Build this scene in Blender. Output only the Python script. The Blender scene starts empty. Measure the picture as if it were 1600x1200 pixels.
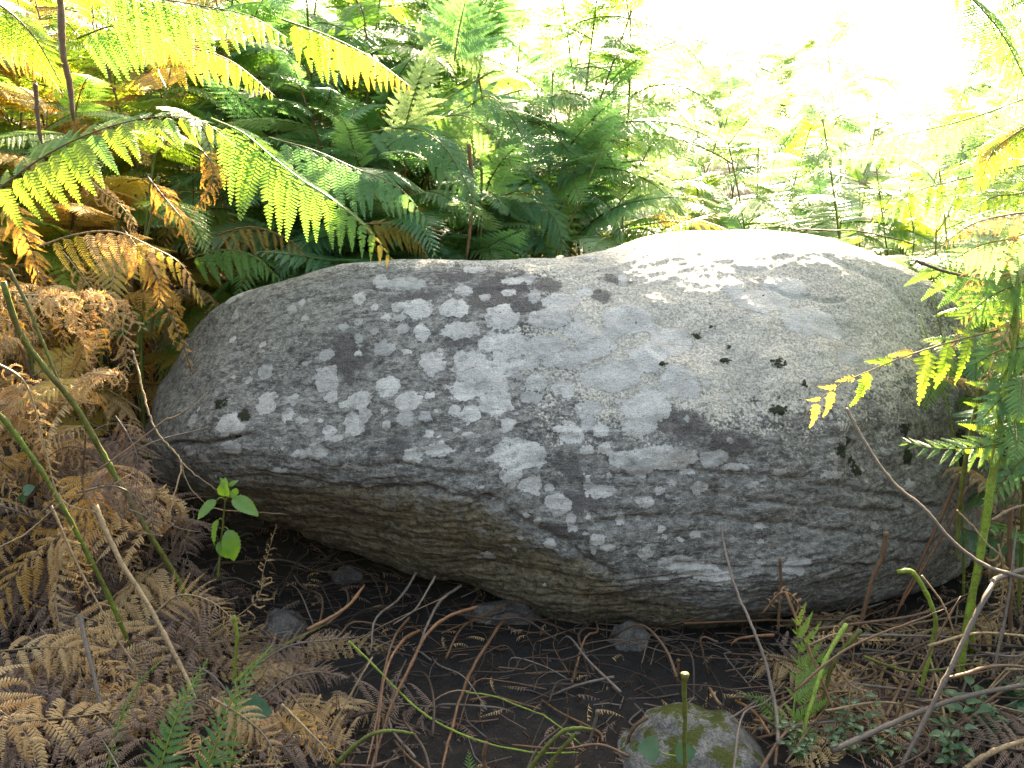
import bpy, math, random
import numpy as np
from mathutils import Vector, Matrix

R = math.radians
rnd = random.Random(7)
S = bpy.context.scene

# ------------------------------------------------------------------ camera, sky, sun, exposure
CAM_Z, PITCH, FPX = 1.1, R(12), 1505.0
cam_d = bpy.data.cameras.new('camera')
cam = bpy.data.objects.new('camera', cam_d)
S.collection.objects.link(cam)
cam.location = (0, 0, CAM_Z)
cam.rotation_euler = (R(90) - PITCH, 0, 0)
cam_d.sensor_width = 36
cam_d.lens = FPX / 1600 * 36
cam_d.clip_start = 0.05
cam_d.clip_end = 2000
S.camera = cam

SUN_EL, SUN_AZ = R(37), R(13)           # azimuth measured from +Y towards +X
world = bpy.data.worlds.new('World')
S.world = world
world.use_nodes = True
wn = world.node_tree
wn.nodes.clear()
sky = wn.nodes.new('ShaderNodeTexSky')
sky.sky_type = 'NISHITA'
sky.sun_disc = False
sky.sun_elevation = SUN_EL
sky.sun_rotation = SUN_AZ
sky.altitude = 100
sky.air_density = 1.0
sky.dust_density = 2.5
bg = wn.nodes.new('ShaderNodeBackground')
bg.inputs['Strength'].default_value = 0.108
wo = wn.nodes.new('ShaderNodeOutputWorld')
wn.links.new(sky.outputs[0], bg.inputs[0])
wn.links.new(bg.outputs[0], wo.inputs[0])

sun_d = bpy.data.lights.new('sun', 'SUN')
sun_d.energy = 5.0
sun_d.angle = R(0.5)
sun_d.color = (1.0, 0.96, 0.88)
sun = bpy.data.objects.new('sun', sun_d)
S.collection.objects.link(sun)
sdir = Vector((math.sin(SUN_AZ) * math.cos(SUN_EL), math.cos(SUN_AZ) * math.cos(SUN_EL), math.sin(SUN_EL)))
sun.rotation_euler = sdir.to_track_quat('Z', 'Y').to_euler()
sun.location = sdir * 20

S.view_settings.view_transform = 'Standard'
S.view_settings.look = 'None'
S.view_settings.gamma = 1
S.view_settings.use_curve_mapping = False
S.view_settings.exposure = 3.5
S.view_settings.use_white_balance = True
S.view_settings.white_balance_temperature = 9300
S.view_settings.white_balance_tint = 8
S.cycles.max_bounces = 8
S.cycles.diffuse_bounces = 4
S.cycles.transmission_bounces = 6
S.cycles.use_denoising = True

# ------------------------------------------------------------------ pixel <-> world
UPV = np.array([0, math.sin(PITCH), math.cos(PITCH)])
FWD = np.array([0, math.cos(PITCH), -math.sin(PITCH)])
CAMP = np.array([0, 0, CAM_Z])


def at(px, py, Y):
    d = np.array([(px - 800) / FPX, 0, 0]) + UPV * (600 - py) / FPX + FWD
    return CAMP + d * (Y / d[1])


def proj(P):
    v = np.asarray(P) - CAMP
    dep = v @ FWD
    return 800 + FPX * v[..., 0] / dep, 600 - FPX * (v @ UPV) / dep


# ------------------------------------------------------------------ noise
_pr = np.random.RandomState(3)
_perm = _pr.permutation(512)
_perm = np.concatenate([_perm, _perm, _perm])
_grad = _pr.normal(size=(512, 3))
_grad /= np.linalg.norm(_grad, axis=1)[:, None]


def pn(P):
    P = np.asarray(P, dtype=float)
    I = np.floor(P).astype(int)
    F = P - I
    U = F * F * F * (F * (F * 6 - 15) + 10)
    out = 0
    for dx in (0, 1):
        wx = U[..., 0] if dx else 1 - U[..., 0]
        for dy in (0, 1):
            wy = U[..., 1] if dy else 1 - U[..., 1]
            for dz in (0, 1):
                wz = U[..., 2] if dz else 1 - U[..., 2]
                h = _perm[(_perm[(_perm[(I[..., 0] + dx) & 511] + I[..., 1] + dy) & 511] + I[..., 2] + dz) & 511]
                g = _grad[h]
                d = F[..., 0] - dx, F[..., 1] - dy, F[..., 2] - dz
                out = out + wx * wy * wz * (g[..., 0] * d[0] + g[..., 1] * d[1] + g[..., 2] * d[2])
    return out * 1.6


def fbm(P, oct=4, gain=0.5):
    a, s, o = 1.0, 0.0, 0.0
    P = np.asarray(P, dtype=float)
    for k in range(oct):
        o = o + a * pn(P * 2 ** k + 17.3 * k)
        s += a
        a *= gain
    return o / s


# ------------------------------------------------------------------ object helpers
def link(o):
    S.collection.objects.link(o)
    return o


def mk_mesh(name, V, F, mat, smooth=False):
    m = bpy.data.meshes.new(name)
    m.from_pydata([tuple(v) for v in V], [], F)
    if mat is not None:
        m.materials.append(mat)
    if smooth:
        m.polygons.foreach_set('use_smooth', [True] * len(m.polygons))
    m.update()
    return m


def grid_mesh(name, V, Fq, mat):
    """numpy quads"""
    m = bpy.data.meshes.new(name)
    V = np.asarray(V, dtype=np.float32)
    Fq = np.asarray(Fq, dtype=np.int32)
    m.vertices.add(len(V))
    m.vertices.foreach_set('co', V.ravel())
    k = Fq.shape[1]
    m.loops.add(Fq.size)
    m.loops.foreach_set('vertex_index', Fq.ravel())
    m.polygons.add(len(Fq))
    m.polygons.foreach_set('loop_start', np.arange(0, Fq.size, k, dtype=np.int32))
    m.polygons.foreach_set('use_smooth', np.ones(len(Fq), dtype=bool))
    m.update(calc_edges=True)
    m.validate()
    m.materials.append(mat)
    return m


def put(name, mesh, parent=None, M=None):
    o = bpy.data.objects.new(name, mesh)
    link(o)
    if parent is not None:
        o.parent = parent
    if M is not None:
        o.matrix_basis = M
    return o


def tag(o, label=None, cat=None, group=None, kind=None):
    if label:
        o['label'] = label
    if cat:
        o['category'] = cat
    if group:
        o['group'] = group
    if kind:
        o['kind'] = kind
    return o


def empty(name, loc):
    o = bpy.data.objects.new(name, None)
    o.empty_display_size = 0.05
    link(o)
    o.location = Vector(loc)
    return o


def spline(pts, n):
    """centripetal-ish Catmull-Rom through pts, n samples evenly by arc length"""
    P = np.asarray(pts, dtype=float)
    if len(P) == 2:
        P = np.array([P[0], (P[0] + P[1]) / 2, P[1]])
    E = np.vstack([2 * P[0] - P[1], P, 2 * P[-1] - P[-2]])
    out = []
    for i in range(len(P) - 1):
        p0, p1, p2, p3 = E[i:i + 4]
        for t in np.linspace(0, 1, 16, endpoint=False):
            out.append(0.5 * (2 * p1 + (p2 - p0) * t + (2 * p0 - 5 * p1 + 4 * p2 - p3) * t * t + (3 * p1 - p0 - 3 * p2 + p3) * t ** 3))
    out.append(P[-1])
    out = np.array(out)
    d = np.concatenate([[0], np.cumsum(np.linalg.norm(np.diff(out, axis=0), axis=1))])
    s = np.linspace(0, d[-1], n)
    return np.stack([np.interp(s, d, out[:, k]) for k in range(out.shape[1])], 1)


def tube_vf(P, rad, sides=6, V=None, F=None, cap=True):
    P = np.asarray(P, dtype=float)
    V = [] if V is None else V
    F = [] if F is None else F
    n = len(P)
    rad = np.broadcast_to(np.asarray(rad, dtype=float), (n,))
    T = np.gradient(P, axis=0)
    T /= np.linalg.norm(T, axis=1)[:, None] + 1e-12
    ref = np.array([0, 0, 1.0]) if abs(T[0][2]) < 0.8 else np.array([1.0, 0, 0])
    b = len(V)
    for i in range(n):
        A = np.cross(ref, T[i]); A /= np.linalg.norm(A) + 1e-12
        B = np.cross(T[i], A)
        ref = B
        for k in range(sides):
            a = 2 * math.pi * k / sides
            V.append(P[i] + rad[i] * (math.cos(a) * A + math.sin(a) * B))
    for i in range(n - 1):
        for k in range(sides):
            k2 = (k + 1) % sides
            F.append((b + i * sides + k, b + i * sides + k2, b + (i + 1) * sides + k2, b + (i + 1) * sides + k))
    if cap:
        F.append(tuple(b + k for k in range(sides))[::-1])
        F.append(tuple(b + (n - 1) * sides + k for k in range(sides)))
    return V, F


# ------------------------------------------------------------------ materials
def new_mat(name):
    m = bpy.data.materials.new(name)
    m.use_nodes = True
    nt = m.node_tree
    nt.nodes.clear()
    return m, nt, nt.nodes, nt.links


def mixc(nt, fac, a, b, blend='MIX'):
    n = nt.nodes.new('ShaderNodeMix')
    n.data_type = 'RGBA'
    n.blend_type = blend
    for sock, v in ((n.inputs[0], fac), (n.inputs[6], a), (n.inputs[7], b)):
        if hasattr(v, 'links'):
            nt.links.new(v, sock)
        elif isinstance(v, (int, float)):
            sock.default_value = v
        else:
            sock.default_value = tuple(v) + ((1,) if len(v) == 3 else ())
    return n.outputs[2]


def noise(nt, scale, detail=4, vec=None, rough=0.5, dist=0):
    n = nt.nodes.new('ShaderNodeTexNoise')
    n.inputs['Scale'].default_value = scale
    n.inputs['Detail'].default_value = detail
    n.inputs['Roughness'].default_value = rough
    n.inputs['Distortion'].default_value = dist
    if vec is not None:
        nt.links.new(vec, n.inputs['Vector'])
    return n.outputs['Fac']


def ramp(nt, v, lo, hi, a=0.0, b=1.0):
    n = nt.nodes.new('ShaderNodeMapRange')
    n.inputs['From Min'].default_value = lo
    n.inputs['From Max'].default_value = hi
    n.inputs['To Min'].default_value = a
    n.inputs['To Max'].default_value = b
    nt.links.new(v, n.inputs['Value'])
    return n.outputs[0]


def mth(nt, op, a, b=None):
    n = nt.nodes.new('ShaderNodeMath')
    n.operation = op
    for i, v in enumerate((a, b)):
        if v is None:
            continue
        if hasattr(v, 'links'):
            nt.links.new(v, n.inputs[i])
        else:
            n.inputs[i].default_value = v
    return n.outputs[0]


def leaf_mat(name, c1, c2, t1, t2, trans=0.45, rough=0.45, spec=0.5, sc=5.0):
    m, nt, N, L = new_mat(name)
    oi = N.new('ShaderNodeObjectInfo')
    tc = N.new('ShaderNodeTexCoord')
    geo = N.new('ShaderNodeNewGeometry')
    nz = noise(nt, sc, 3, geo.outputs['Position'])
    nz2 = noise(nt, 160.0, 2, geo.outputs['Position'])
    f = mth(nt, 'ADD', mth(nt, 'MULTIPLY', oi.outputs['Random'], 0.55), ramp(nt, nz, 0.3, 0.7, 0, 0.45))
    col = mixc(nt, f, c1, c2)
    col = mixc(nt, ramp(nt, nz2, 0.35, 0.75, 0.0, 0.35), col, tuple(x * 0.45 for x in c1))
    tcol = mixc(nt, f, tuple(min(0.8, x * 1.15) for x in t1), tuple(min(0.8, x * 1.15) for x in t2))
    p = N.new('ShaderNodeBsdfPrincipled')
    p.inputs['Roughness'].default_value = rough
    p.inputs['Specular IOR Level'].default_value = spec
    L.new(col, p.inputs['Base Color'])
    t = N.new('ShaderNodeBsdfTranslucent')
    L.new(tcol, t.inputs['Color'])
    mx = N.new('ShaderNodeMixShader')
    mx.inputs[0].default_value = trans
    L.new(p.outputs[0], mx.inputs[1])
    L.new(t.outputs[0], mx.inputs[2])
    o = N.new('ShaderNodeOutputMaterial')
    L.new(mx.outputs[0], o.inputs[0])
    return m


def stem_mat(name, c1, c2, sc=6.0, rough=0.5):
    m, nt, N, L = new_mat(name)
    geo = N.new('ShaderNodeNewGeometry')
    oi = N.new('ShaderNodeObjectInfo')
    nz = noise(nt, sc, 4, geo.outputs['Position'])
    nz2 = noise(nt, 220, 3, geo.outputs['Position'])
    f = mth(nt, 'ADD', mth(nt, 'MULTIPLY', oi.outputs['Random'], 0.4), ramp(nt, nz, 0.35, 0.65, 0, 0.6))
    col = mixc(nt, f, c1, c2)
    col = mixc(nt, ramp(nt, nz2, 0.42, 0.7, 0.0, 0.6), col, tuple(x * 0.3 for x in c2))
    col = mixc(nt, ramp(nt, noise(nt, 45, 4, geo.outputs['Position'], 0.7), 0.5, 0.68, 0.0, 0.7), col, tuple(x * 0.45 for x in c2))
    p = N.new('ShaderNodeBsdfPrincipled')
    p.inputs['Roughness'].default_value = rough
    p.inputs['Specular IOR Level'].default_value = 0.25
    L.new(col, p.inputs['Base Color'])
    bp = N.new('ShaderNodeBump')
    bp.inputs['Strength'].default_value = 0.4
    bp.inputs['Distance'].default_value = 0.002
    L.new(nz2, bp.inputs['Height'])
    L.new(bp.outputs[0], p.inputs['Normal'])
    o = N.new('ShaderNodeOutputMaterial')
    L.new(p.outputs[0], o.inputs[0])
    return m


LM = {
    'green': leaf_mat('fern_green', (0.06, 0.18, 0.055), (0.10, 0.22, 0.05), (0.12, 0.31, 0.05), (0.24, 0.38, 0.04)),
    'teal': leaf_mat('fern_bluish_green', (0.065, 0.19, 0.10), (0.10, 0.235, 0.09), (0.12, 0.32, 0.11), (0.19, 0.36, 0.08), trans=0.48, rough=0.38, spec=0.6),
    'lime': leaf_mat('fern_yellow_green', (0.11, 0.25, 0.04), (0.20, 0.28, 0.045), (0.19, 0.35, 0.03), (0.33, 0.40, 0.04)),
    'yellow': leaf_mat('fern_yellow', (0.34, 0.25, 0.045), (0.42, 0.30, 0.07), (0.55, 0.40, 0.04), (0.60, 0.42, 0.08)),
    'gold': leaf_mat('fern_golden_brown', (0.44, 0.25, 0.065), (0.50, 0.33, 0.12), (0.58, 0.30, 0.05), (0.55, 0.30, 0.07), trans=0.42, rough=0.6, spec=0.2),
    'tan': leaf_mat('fern_tan', (0.52, 0.38, 0.20), (0.45, 0.26, 0.11), (0.42, 0.26, 0.10), (0.45, 0.22, 0.07), trans=0.34, rough=0.6, spec=0.2),
    'dead': leaf_mat('fern_dead_grey_brown', (0.15, 0.10, 0.075), (0.31, 0.21, 0.155), (0.22, 0.13, 0.08), (0.28, 0.16, 0.09), trans=0.25, rough=0.75, spec=0.1),
    'sun': leaf_mat('fern_green_sunlit', (0.15, 0.26, 0.12), (0.24, 0.33, 0.15), (0.26, 0.42, 0.14), (0.36, 0.48, 0.17), trans=0.4, rough=0.36, spec=0.9),  # paler copy of the green fern, sun glare painted into its colours
}
SM = {
    'green': stem_mat('stem_green', (0.10, 0.15, 0.02), (0.085, 0.06, 0.018), sc=14),
    'fresh': stem_mat('stem_fresh_green', (0.19, 0.29, 0.035), (0.13, 0.15, 0.025), sc=16),
    'red': stem_mat('stem_russet', (0.19, 0.085, 0.035), (0.10, 0.05, 0.025)),
    'brown': stem_mat('stem_brown', (0.085, 0.05, 0.032), (0.15, 0.08, 0.042)),
    'straw': stem_mat('stem_straw', (0.33, 0.23, 0.12), (0.20, 0.13, 0.07)),
    'grey': stem_mat('stem_grey', (0.075, 0.057, 0.045), (0.17, 0.13, 0.10)),
    'dark': stem_mat('stem_dark', (0.028, 0.019, 0.014), (0.065, 0.038, 0.024)),
}
STEM_FOR = {'green': 'green', 'teal': 'green', 'lime': 'green', 'yellow': 'straw', 'gold': 'brown', 'tan': 'straw', 'dead': 'grey', 'sun': 'fresh'}


# boulder material, driven by masks stored on the mesh
def rock_mat():
    m, nt, N, L = new_mat('lichened_schist')
    tc = N.new('ShaderNodeTexCoord')
    mp = N.new('ShaderNodeMapping')
    mp.inputs['Rotation'].default_value = (0, R(9), R(5))
    mp.inputs['Scale'].default_value = (0.38, 1, 1.1)
    L.new(tc.outputs['Object'], mp.inputs[0])
    ob, st = tc.outputs['Object'], mp.outputs[0]
    a = N.new('ShaderNodeAttribute'); a.attribute_name = 'mask_a'
    b = N.new('ShaderNodeAttribute'); b.attribute_name = 'mask_b'
    sa = N.new('ShaderNodeSeparateColor'); L.new(a.outputs['Color'], sa.inputs[0])
    sb = N.new('ShaderNodeSeparateColor'); L.new(b.outputs['Color'], sb.inputs[0])
    n_lay = noise(nt, 42, 6, st, 0.7, 0.6)
    n_lay2 = noise(nt, 120, 4, st, 0.7, 0.3)
    n_gr = noise(nt, 330, 3, ob, 0.7)
    n_gr2 = noise(nt, 150, 3, ob, 0.6)
    n_md = noise(nt, 22, 5, ob, 0.6)
    n_iso = noise(nt, 75, 5, ob, 0.75)
    # stone: dark grey with pale mineral streaks
    base = mixc(nt, ramp(nt, n_lay, 0.38, 0.66), (0.060, 0.056, 0.050), (0.235, 0.222, 0.195))
    base = mixc(nt, ramp(nt, n_lay2, 0.50, 0.68, 0, 0.75), base, (0.42, 0.40, 0.35))
    base = mixc(nt, ramp(nt, n_iso, 0.50, 0.62, 0, 0.7), base, (0.30, 0.28, 0.24))
    base = mixc(nt, ramp(nt, n_iso, 0.36, 0.46, 0.6, 0), base, (0.055, 0.048, 0.04))
    base = mixc(nt, ramp(nt, n_gr, 0.36, 0.50, 0.62, 0), base, (0.03, 0.03, 0.03))
    # ochre, algae-brown stain
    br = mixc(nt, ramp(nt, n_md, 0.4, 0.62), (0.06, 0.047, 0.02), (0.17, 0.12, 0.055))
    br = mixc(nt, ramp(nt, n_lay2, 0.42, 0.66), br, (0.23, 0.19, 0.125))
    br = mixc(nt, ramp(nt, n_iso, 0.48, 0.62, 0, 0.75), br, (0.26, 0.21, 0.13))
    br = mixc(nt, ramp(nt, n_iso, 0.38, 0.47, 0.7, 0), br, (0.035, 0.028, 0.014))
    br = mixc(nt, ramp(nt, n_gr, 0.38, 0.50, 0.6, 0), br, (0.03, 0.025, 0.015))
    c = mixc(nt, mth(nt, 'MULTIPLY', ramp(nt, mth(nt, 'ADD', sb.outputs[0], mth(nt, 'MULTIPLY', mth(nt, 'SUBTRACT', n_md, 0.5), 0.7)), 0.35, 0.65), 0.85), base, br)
    # broad pale crust, with warm light on the right side painted in
    crust = mixc(nt, ramp(nt, n_gr2, 0.38, 0.62), (0.33, 0.305, 0.25), (0.66, 0.60, 0.49))
    crust = mixc(nt, ramp(nt, noise(nt, 9, 5, ob, 0.6, 0.5), 0.40, 0.62, 0.3, 0), crust, (0.20, 0.19, 0.165))
    crust = mixc(nt, ramp(nt, n_gr, 0.34, 0.46, 0.8, 0), crust, (0.05, 0.048, 0.04))
    cf = ramp(nt, mth(nt, 'ADD', sb.outputs[1], mth(nt, 'ADD', mth(nt, 'MULTIPLY', mth(nt, 'SUBTRACT', n_md, 0.5), 1.1), mth(nt, 'MULTIPLY', mth(nt, 'SUBTRACT', n_gr2, 0.5), 1.1))), 0.42, 0.62)
    c = mixc(nt, mth(nt, 'MULTIPLY', cf, 0.85), c, crust)
    # dark purple-brown crust
    df = ramp(nt, mth(nt, 'ADD', sa.outputs[1], mth(nt, 'ADD', mth(nt, 'MULTIPLY', mth(nt, 'SUBTRACT', n_gr2, 0.5), 0.5), mth(nt, 'MULTIPLY', mth(nt, 'SUBTRACT', n_md, 0.5), 1.6))), 0.44, 0.58)
    c = mixc(nt, mth(nt, 'MULTIPLY', df, 0.85), c, mixc(nt, ramp(nt, n_gr, 0.4, 0.6), (0.042, 0.037, 0.034), (0.12, 0.105, 0.095)))
    # pale round lichens: mask is a signed distance, 0.5 = edge
    ls = mth(nt, 'ADD', sa.outputs[0], mth(nt, 'ADD', mth(nt, 'MULTIPLY', mth(nt, 'SUBTRACT', n_gr2, 0.5), 0.16), mth(nt, 'MULTIPLY', mth(nt, 'SUBTRACT', noise(nt, 65, 3, ob, 0.6), 0.5), 0.25)))
    lf = ramp(nt, ls, 0.492, 0.508)
    vor = N.new('ShaderNodeTexVoronoi')
    vor.feature = 'DISTANCE_TO_EDGE'
    vor.inputs['Scale'].default_value = 190
    L.new(ob, vor.inputs['Vector'])
    lc = mixc(nt, ramp(nt, n_gr, 0.35, 0.65), (0.37, 0.352, 0.315), (0.63, 0.60, 0.54))
    lc = mixc(nt, ramp(nt, noise(nt, 14, 4, ob, 0.6), 0.42, 0.6, 0.45, 0), lc, (0.29, 0.265, 0.235))
    lc = mixc(nt, ramp(nt, vor.outputs['Distance'], 0.0, 0.06, 0.45, 0), lc, (0.2, 0.19, 0.18))
    # slightly darker rim, paler than the stone within
    lc = mixc(nt, ramp(nt, ls, 0.50, 0.56, 0.35, 0), lc, (0.33, 0.32, 0.30))
    lc = mixc(nt, mth(nt, 'MULTIPLY', sb.outputs[2], 0.55), lc, (0.27, 0.265, 0.245))
    crk = ramp(nt, mth(nt, 'ABSOLUTE', mth(nt, 'SUBTRACT', noise(nt, 34, 4, ob, 0.6, 1.5), 0.5)), 0.0, 0.006, 0.6, 0)
    lc = mixc(nt, crk, lc, (0.12, 0.115, 0.11))
    c = mixc(nt, mth(nt, 'MULTIPLY', lf, ramp(nt, noise(nt, 48, 4, ob, 0.7), 0.36, 0.5, 0.45, 0.95)), c, lc)
    # moss cushions
    mf = ramp(nt, mth(nt, 'ADD', sa.outputs[2], mth(nt, 'MULTIPLY', mth(nt, 'SUBTRACT', noise(nt, 95, 3, ob, 0.6), 0.5), 2.4)), 0.44, 0.60)
    c = mixc(nt, mf, c, mixc(nt, n_gr2, (0.007, 0.010, 0.004), (0.028, 0.033, 0.012)))
    p = N.new('ShaderNodeBsdfPrincipled')
    p.inputs['Roughness'].default_value = 0.75
    p.inputs['Specular IOR Level'].default_value = 0.22
    L.new(c, p.inputs['Base Color'])
    h = mth(nt, 'ADD', mth(nt, 'MULTIPLY', n_lay, 1.0), mth(nt, 'MULTIPLY', n_gr, 0.45))
    h = mth(nt, 'ADD', h, mth(nt, 'MULTIPLY', n_gr2, 0.4))
    h = mth(nt, 'ADD', h, mth(nt, 'MULTIPLY', n_lay2, 0.7))
    h = mth(nt, 'ADD', h, mth(nt, 'MULTIPLY', lf, 0.3))
    h = mth(nt, 'ADD', h, mth(nt, 'MULTIPLY', mf, 0.8))
    bp = N.new('ShaderNodeBump')
    bp.inputs['Strength'].default_value = 1.0
    bp.inputs['Distance'].default_value = 0.007
    L.new(h, bp.inputs['Height'])
    L.new(bp.outputs[0], p.inputs['Normal'])
    o = N.new('ShaderNodeOutputMaterial')
    L.new(p.outputs[0], o.inputs[0])
    return m


def simple_rock_mat(name, c1, c2, moss=0.0):
    m, nt, N, L = new_mat(name)
    geo = N.new('ShaderNodeNewGeometry')
    P = geo.outputs['Position']
    n1 = noise(nt, 30, 5, P, 0.65)
    n2 = noise(nt, 240, 3, P, 0.6)
    c = mixc(nt, ramp(nt, n1, 0.35, 0.65), c1, c2)
    c = mixc(nt, ramp(nt, n2, 0.4, 0.6, 0.5, 0), c, (0.03, 0.03, 0.03))
    if moss:
        sx = N.new('ShaderNodeSeparateXYZ')
        L.new(geo.outputs['Normal'], sx.inputs[0])
        mf = ramp(nt, mth(nt, 'ADD', sx.outputs[2], mth(nt, 'MULTIPLY', mth(nt, 'SUBTRACT', noise(nt, 18, 5, P, 0.7), 0.5), 2.2)), 1.15 - moss, 1.3 - moss)
        c = mixc(nt, mf, c, mixc(nt, n2, (0.016, 0.024, 0.006), (0.06, 0.065, 0.016)))
    p = N.new('ShaderNodeBsdfPrincipled')
    p.inputs['Roughness'].default_value = 0.85
    p.inputs['Specular IOR Level'].default_value = 0.1
    L.new(c, p.inputs['Base Color'])
    bp = N.new('ShaderNodeBump')
    bp.inputs['Strength'].default_value = 0.8
    bp.inputs['Distance'].default_value = 0.006
    L.new(mth(nt, 'ADD', n1, mth(nt, 'MULTIPLY', n2, 0.5)), bp.inputs['Height'])
    L.new(bp.outputs[0], p.inputs['Normal'])
    o = N.new('ShaderNodeOutputMaterial')
    L.new(p.outputs[0], o.inputs[0])
    return m


soil = simple_rock_mat('dark_soil', (0.006, 0.005, 0.004), (0.020, 0.014, 0.010))
M_rock = rock_mat()
M_stone = simple_rock_mat('small_stone', (0.05, 0.045, 0.038), (0.15, 0.13, 0.11))
M_mossrock = simple_rock_mat('mossy_stone', (0.055, 0.053, 0.048), (0.16, 0.155, 0.14), moss=0.30)


# ------------------------------------------------------------------ ground
def sstep(a, b, x):
    t = np.clip((x - a) / (b - a), 0, 1)
    return t * t * (3 - 2 * t)


def ground_z(x, y):
    x = np.asarray(x, dtype=float); y = np.asarray(y, dtype=float)
    base = (0.19 - 0.05 * sstep(-0.2, 1.6, x)) * np.clip(y - 3.0, 0, 11) * sstep(2.9, 4.2, y)
    left = 0.10 * np.clip(y - 2.6, 0, 6) * sstep(0.2, -1.6, x)
    side = 0.10 * sstep(-0.9, -1.7, x) + 0.06 * sstep(1.0, 1.8, x)
    P = np.stack([x * 1.7, y * 1.7, x * 0 + 3.1], -1)
    rear_blocker = 3.0 * sstep(0.2, -5.5, y)  # unseen bank added behind the camera to block low sky light
    return base + left + side + rear_blocker + 0.035 * fbm(P, 4)


def build_ground():
    xs = np.concatenate([[-400, -120, -50, -25], np.linspace(-14, -3.2, 30), np.linspace(-3, 3, 200), np.linspace(3.2, 14, 30), [25, 50, 120, 400]])
    ys = np.concatenate([[-60, -20, -9, -7, -6, -5, -4, -3, -2], np.linspace(-1.5, 0.9, 14), np.linspace(1, 4, 130), np.linspace(4.1, 16, 90), [20, 30, 60, 150, 500]])
    X, Y = np.meshgrid(xs, ys)
    Z = ground_z(X, Y) + 0.008 * fbm(np.stack([X * 14, Y * 14, X * 0], -1), 3)
    V = np.stack([X, Y, Z], -1).reshape(-1, 3)
    ny, nx = X.shape
    i = np.arange(ny - 1)[:, None] * nx + np.arange(nx - 1)[None, :]
    i = i.ravel()
    F = np.stack([i, i + 1, i + nx + 1, i + nx], 1)
    tag(put('ground', grid_mesh('ground', V, F, soil)), kind='structure')


build_ground()

# ------------------------------------------------------------------ boulder
BT = [  # px, (py of six front rows), (depth of six front rows)
    (237, (668, 678, 690, 704, 716, 726), (2.66, 2.62, 2.6, 2.6, 2.62, 2.66)),
    (244, (612, 640, 668, 700, 726, 744), (2.68, 2.6, 2.55, 2.53, 2.57, 2.63)),
    (268, (572, 605, 645, 695, 735, 757), (2.74, 2.61, 2.5, 2.45, 2.51, 2.61)),
    (305, (516, 560, 620, 690, 742, 769), (2.699, 2.591, 2.465, 2.386, 2.45, 2.6)),
    (350, (474, 525, 600, 690, 752, 784), (2.662, 2.547, 2.425, 2.327, 2.4, 2.58)),
    (430, (446, 500, 590, 702, 768, 808), (2.583, 2.493, 2.383, 2.288, 2.36, 2.57)),
    (520, (418, 480, 590, 722, 790, 850), (2.57, 2.46, 2.345, 2.24, 2.34, 2.55)),
    (620, (408, 470, 590, 738, 815, 886), (2.57, 2.44, 2.305, 2.2, 2.3, 2.5)),
    (720, (407, 470, 600, 762, 850, 912), (2.57, 2.44, 2.285, 2.17, 2.25, 2.42)),
    (820, (406, 475, 620, 796, 890, 952), (2.57, 2.42, 2.265, 2.15, 2.2, 2.34)),
    (920, (400, 475, 630, 826, 915, 972), (2.58, 2.423, 2.242, 2.128, 2.14, 2.3)),
    (1020, (372, 455, 630, 848, 930, 976), (2.65, 2.438, 2.217, 2.118, 2.13, 2.29)),
    (1120, (363, 450, 640, 862, 935, 974), (2.7, 2.45, 2.205, 2.12, 2.14, 2.3)),
    (1220, (363, 450, 640, 855, 922, 958), (2.68, 2.46, 2.225, 2.14, 2.16, 2.32)),
    (1320, (380, 460, 640, 838, 905, 942), (2.65, 2.47, 2.265, 2.18, 2.21, 2.36)),
    (1420, (420, 490, 645, 815, 885, 920), (2.612, 2.496, 2.332, 2.274, 2.31, 2.44)),
    (1490, (472, 530, 650, 795, 860, 895), (2.636, 2.539, 2.426, 2.381, 2.41, 2.5)),
    (1535, (555, 595, 660, 755, 812, 842), (2.66, 2.6, 2.53, 2.51, 2.54, 2.6)),
    (1552, (640, 655, 680, 715, 740, 755), (2.68, 2.66, 2.64, 2.64, 2.65, 2.68)),
]
LICHEN = []  # px, py, rx, ry, bluish
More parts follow.
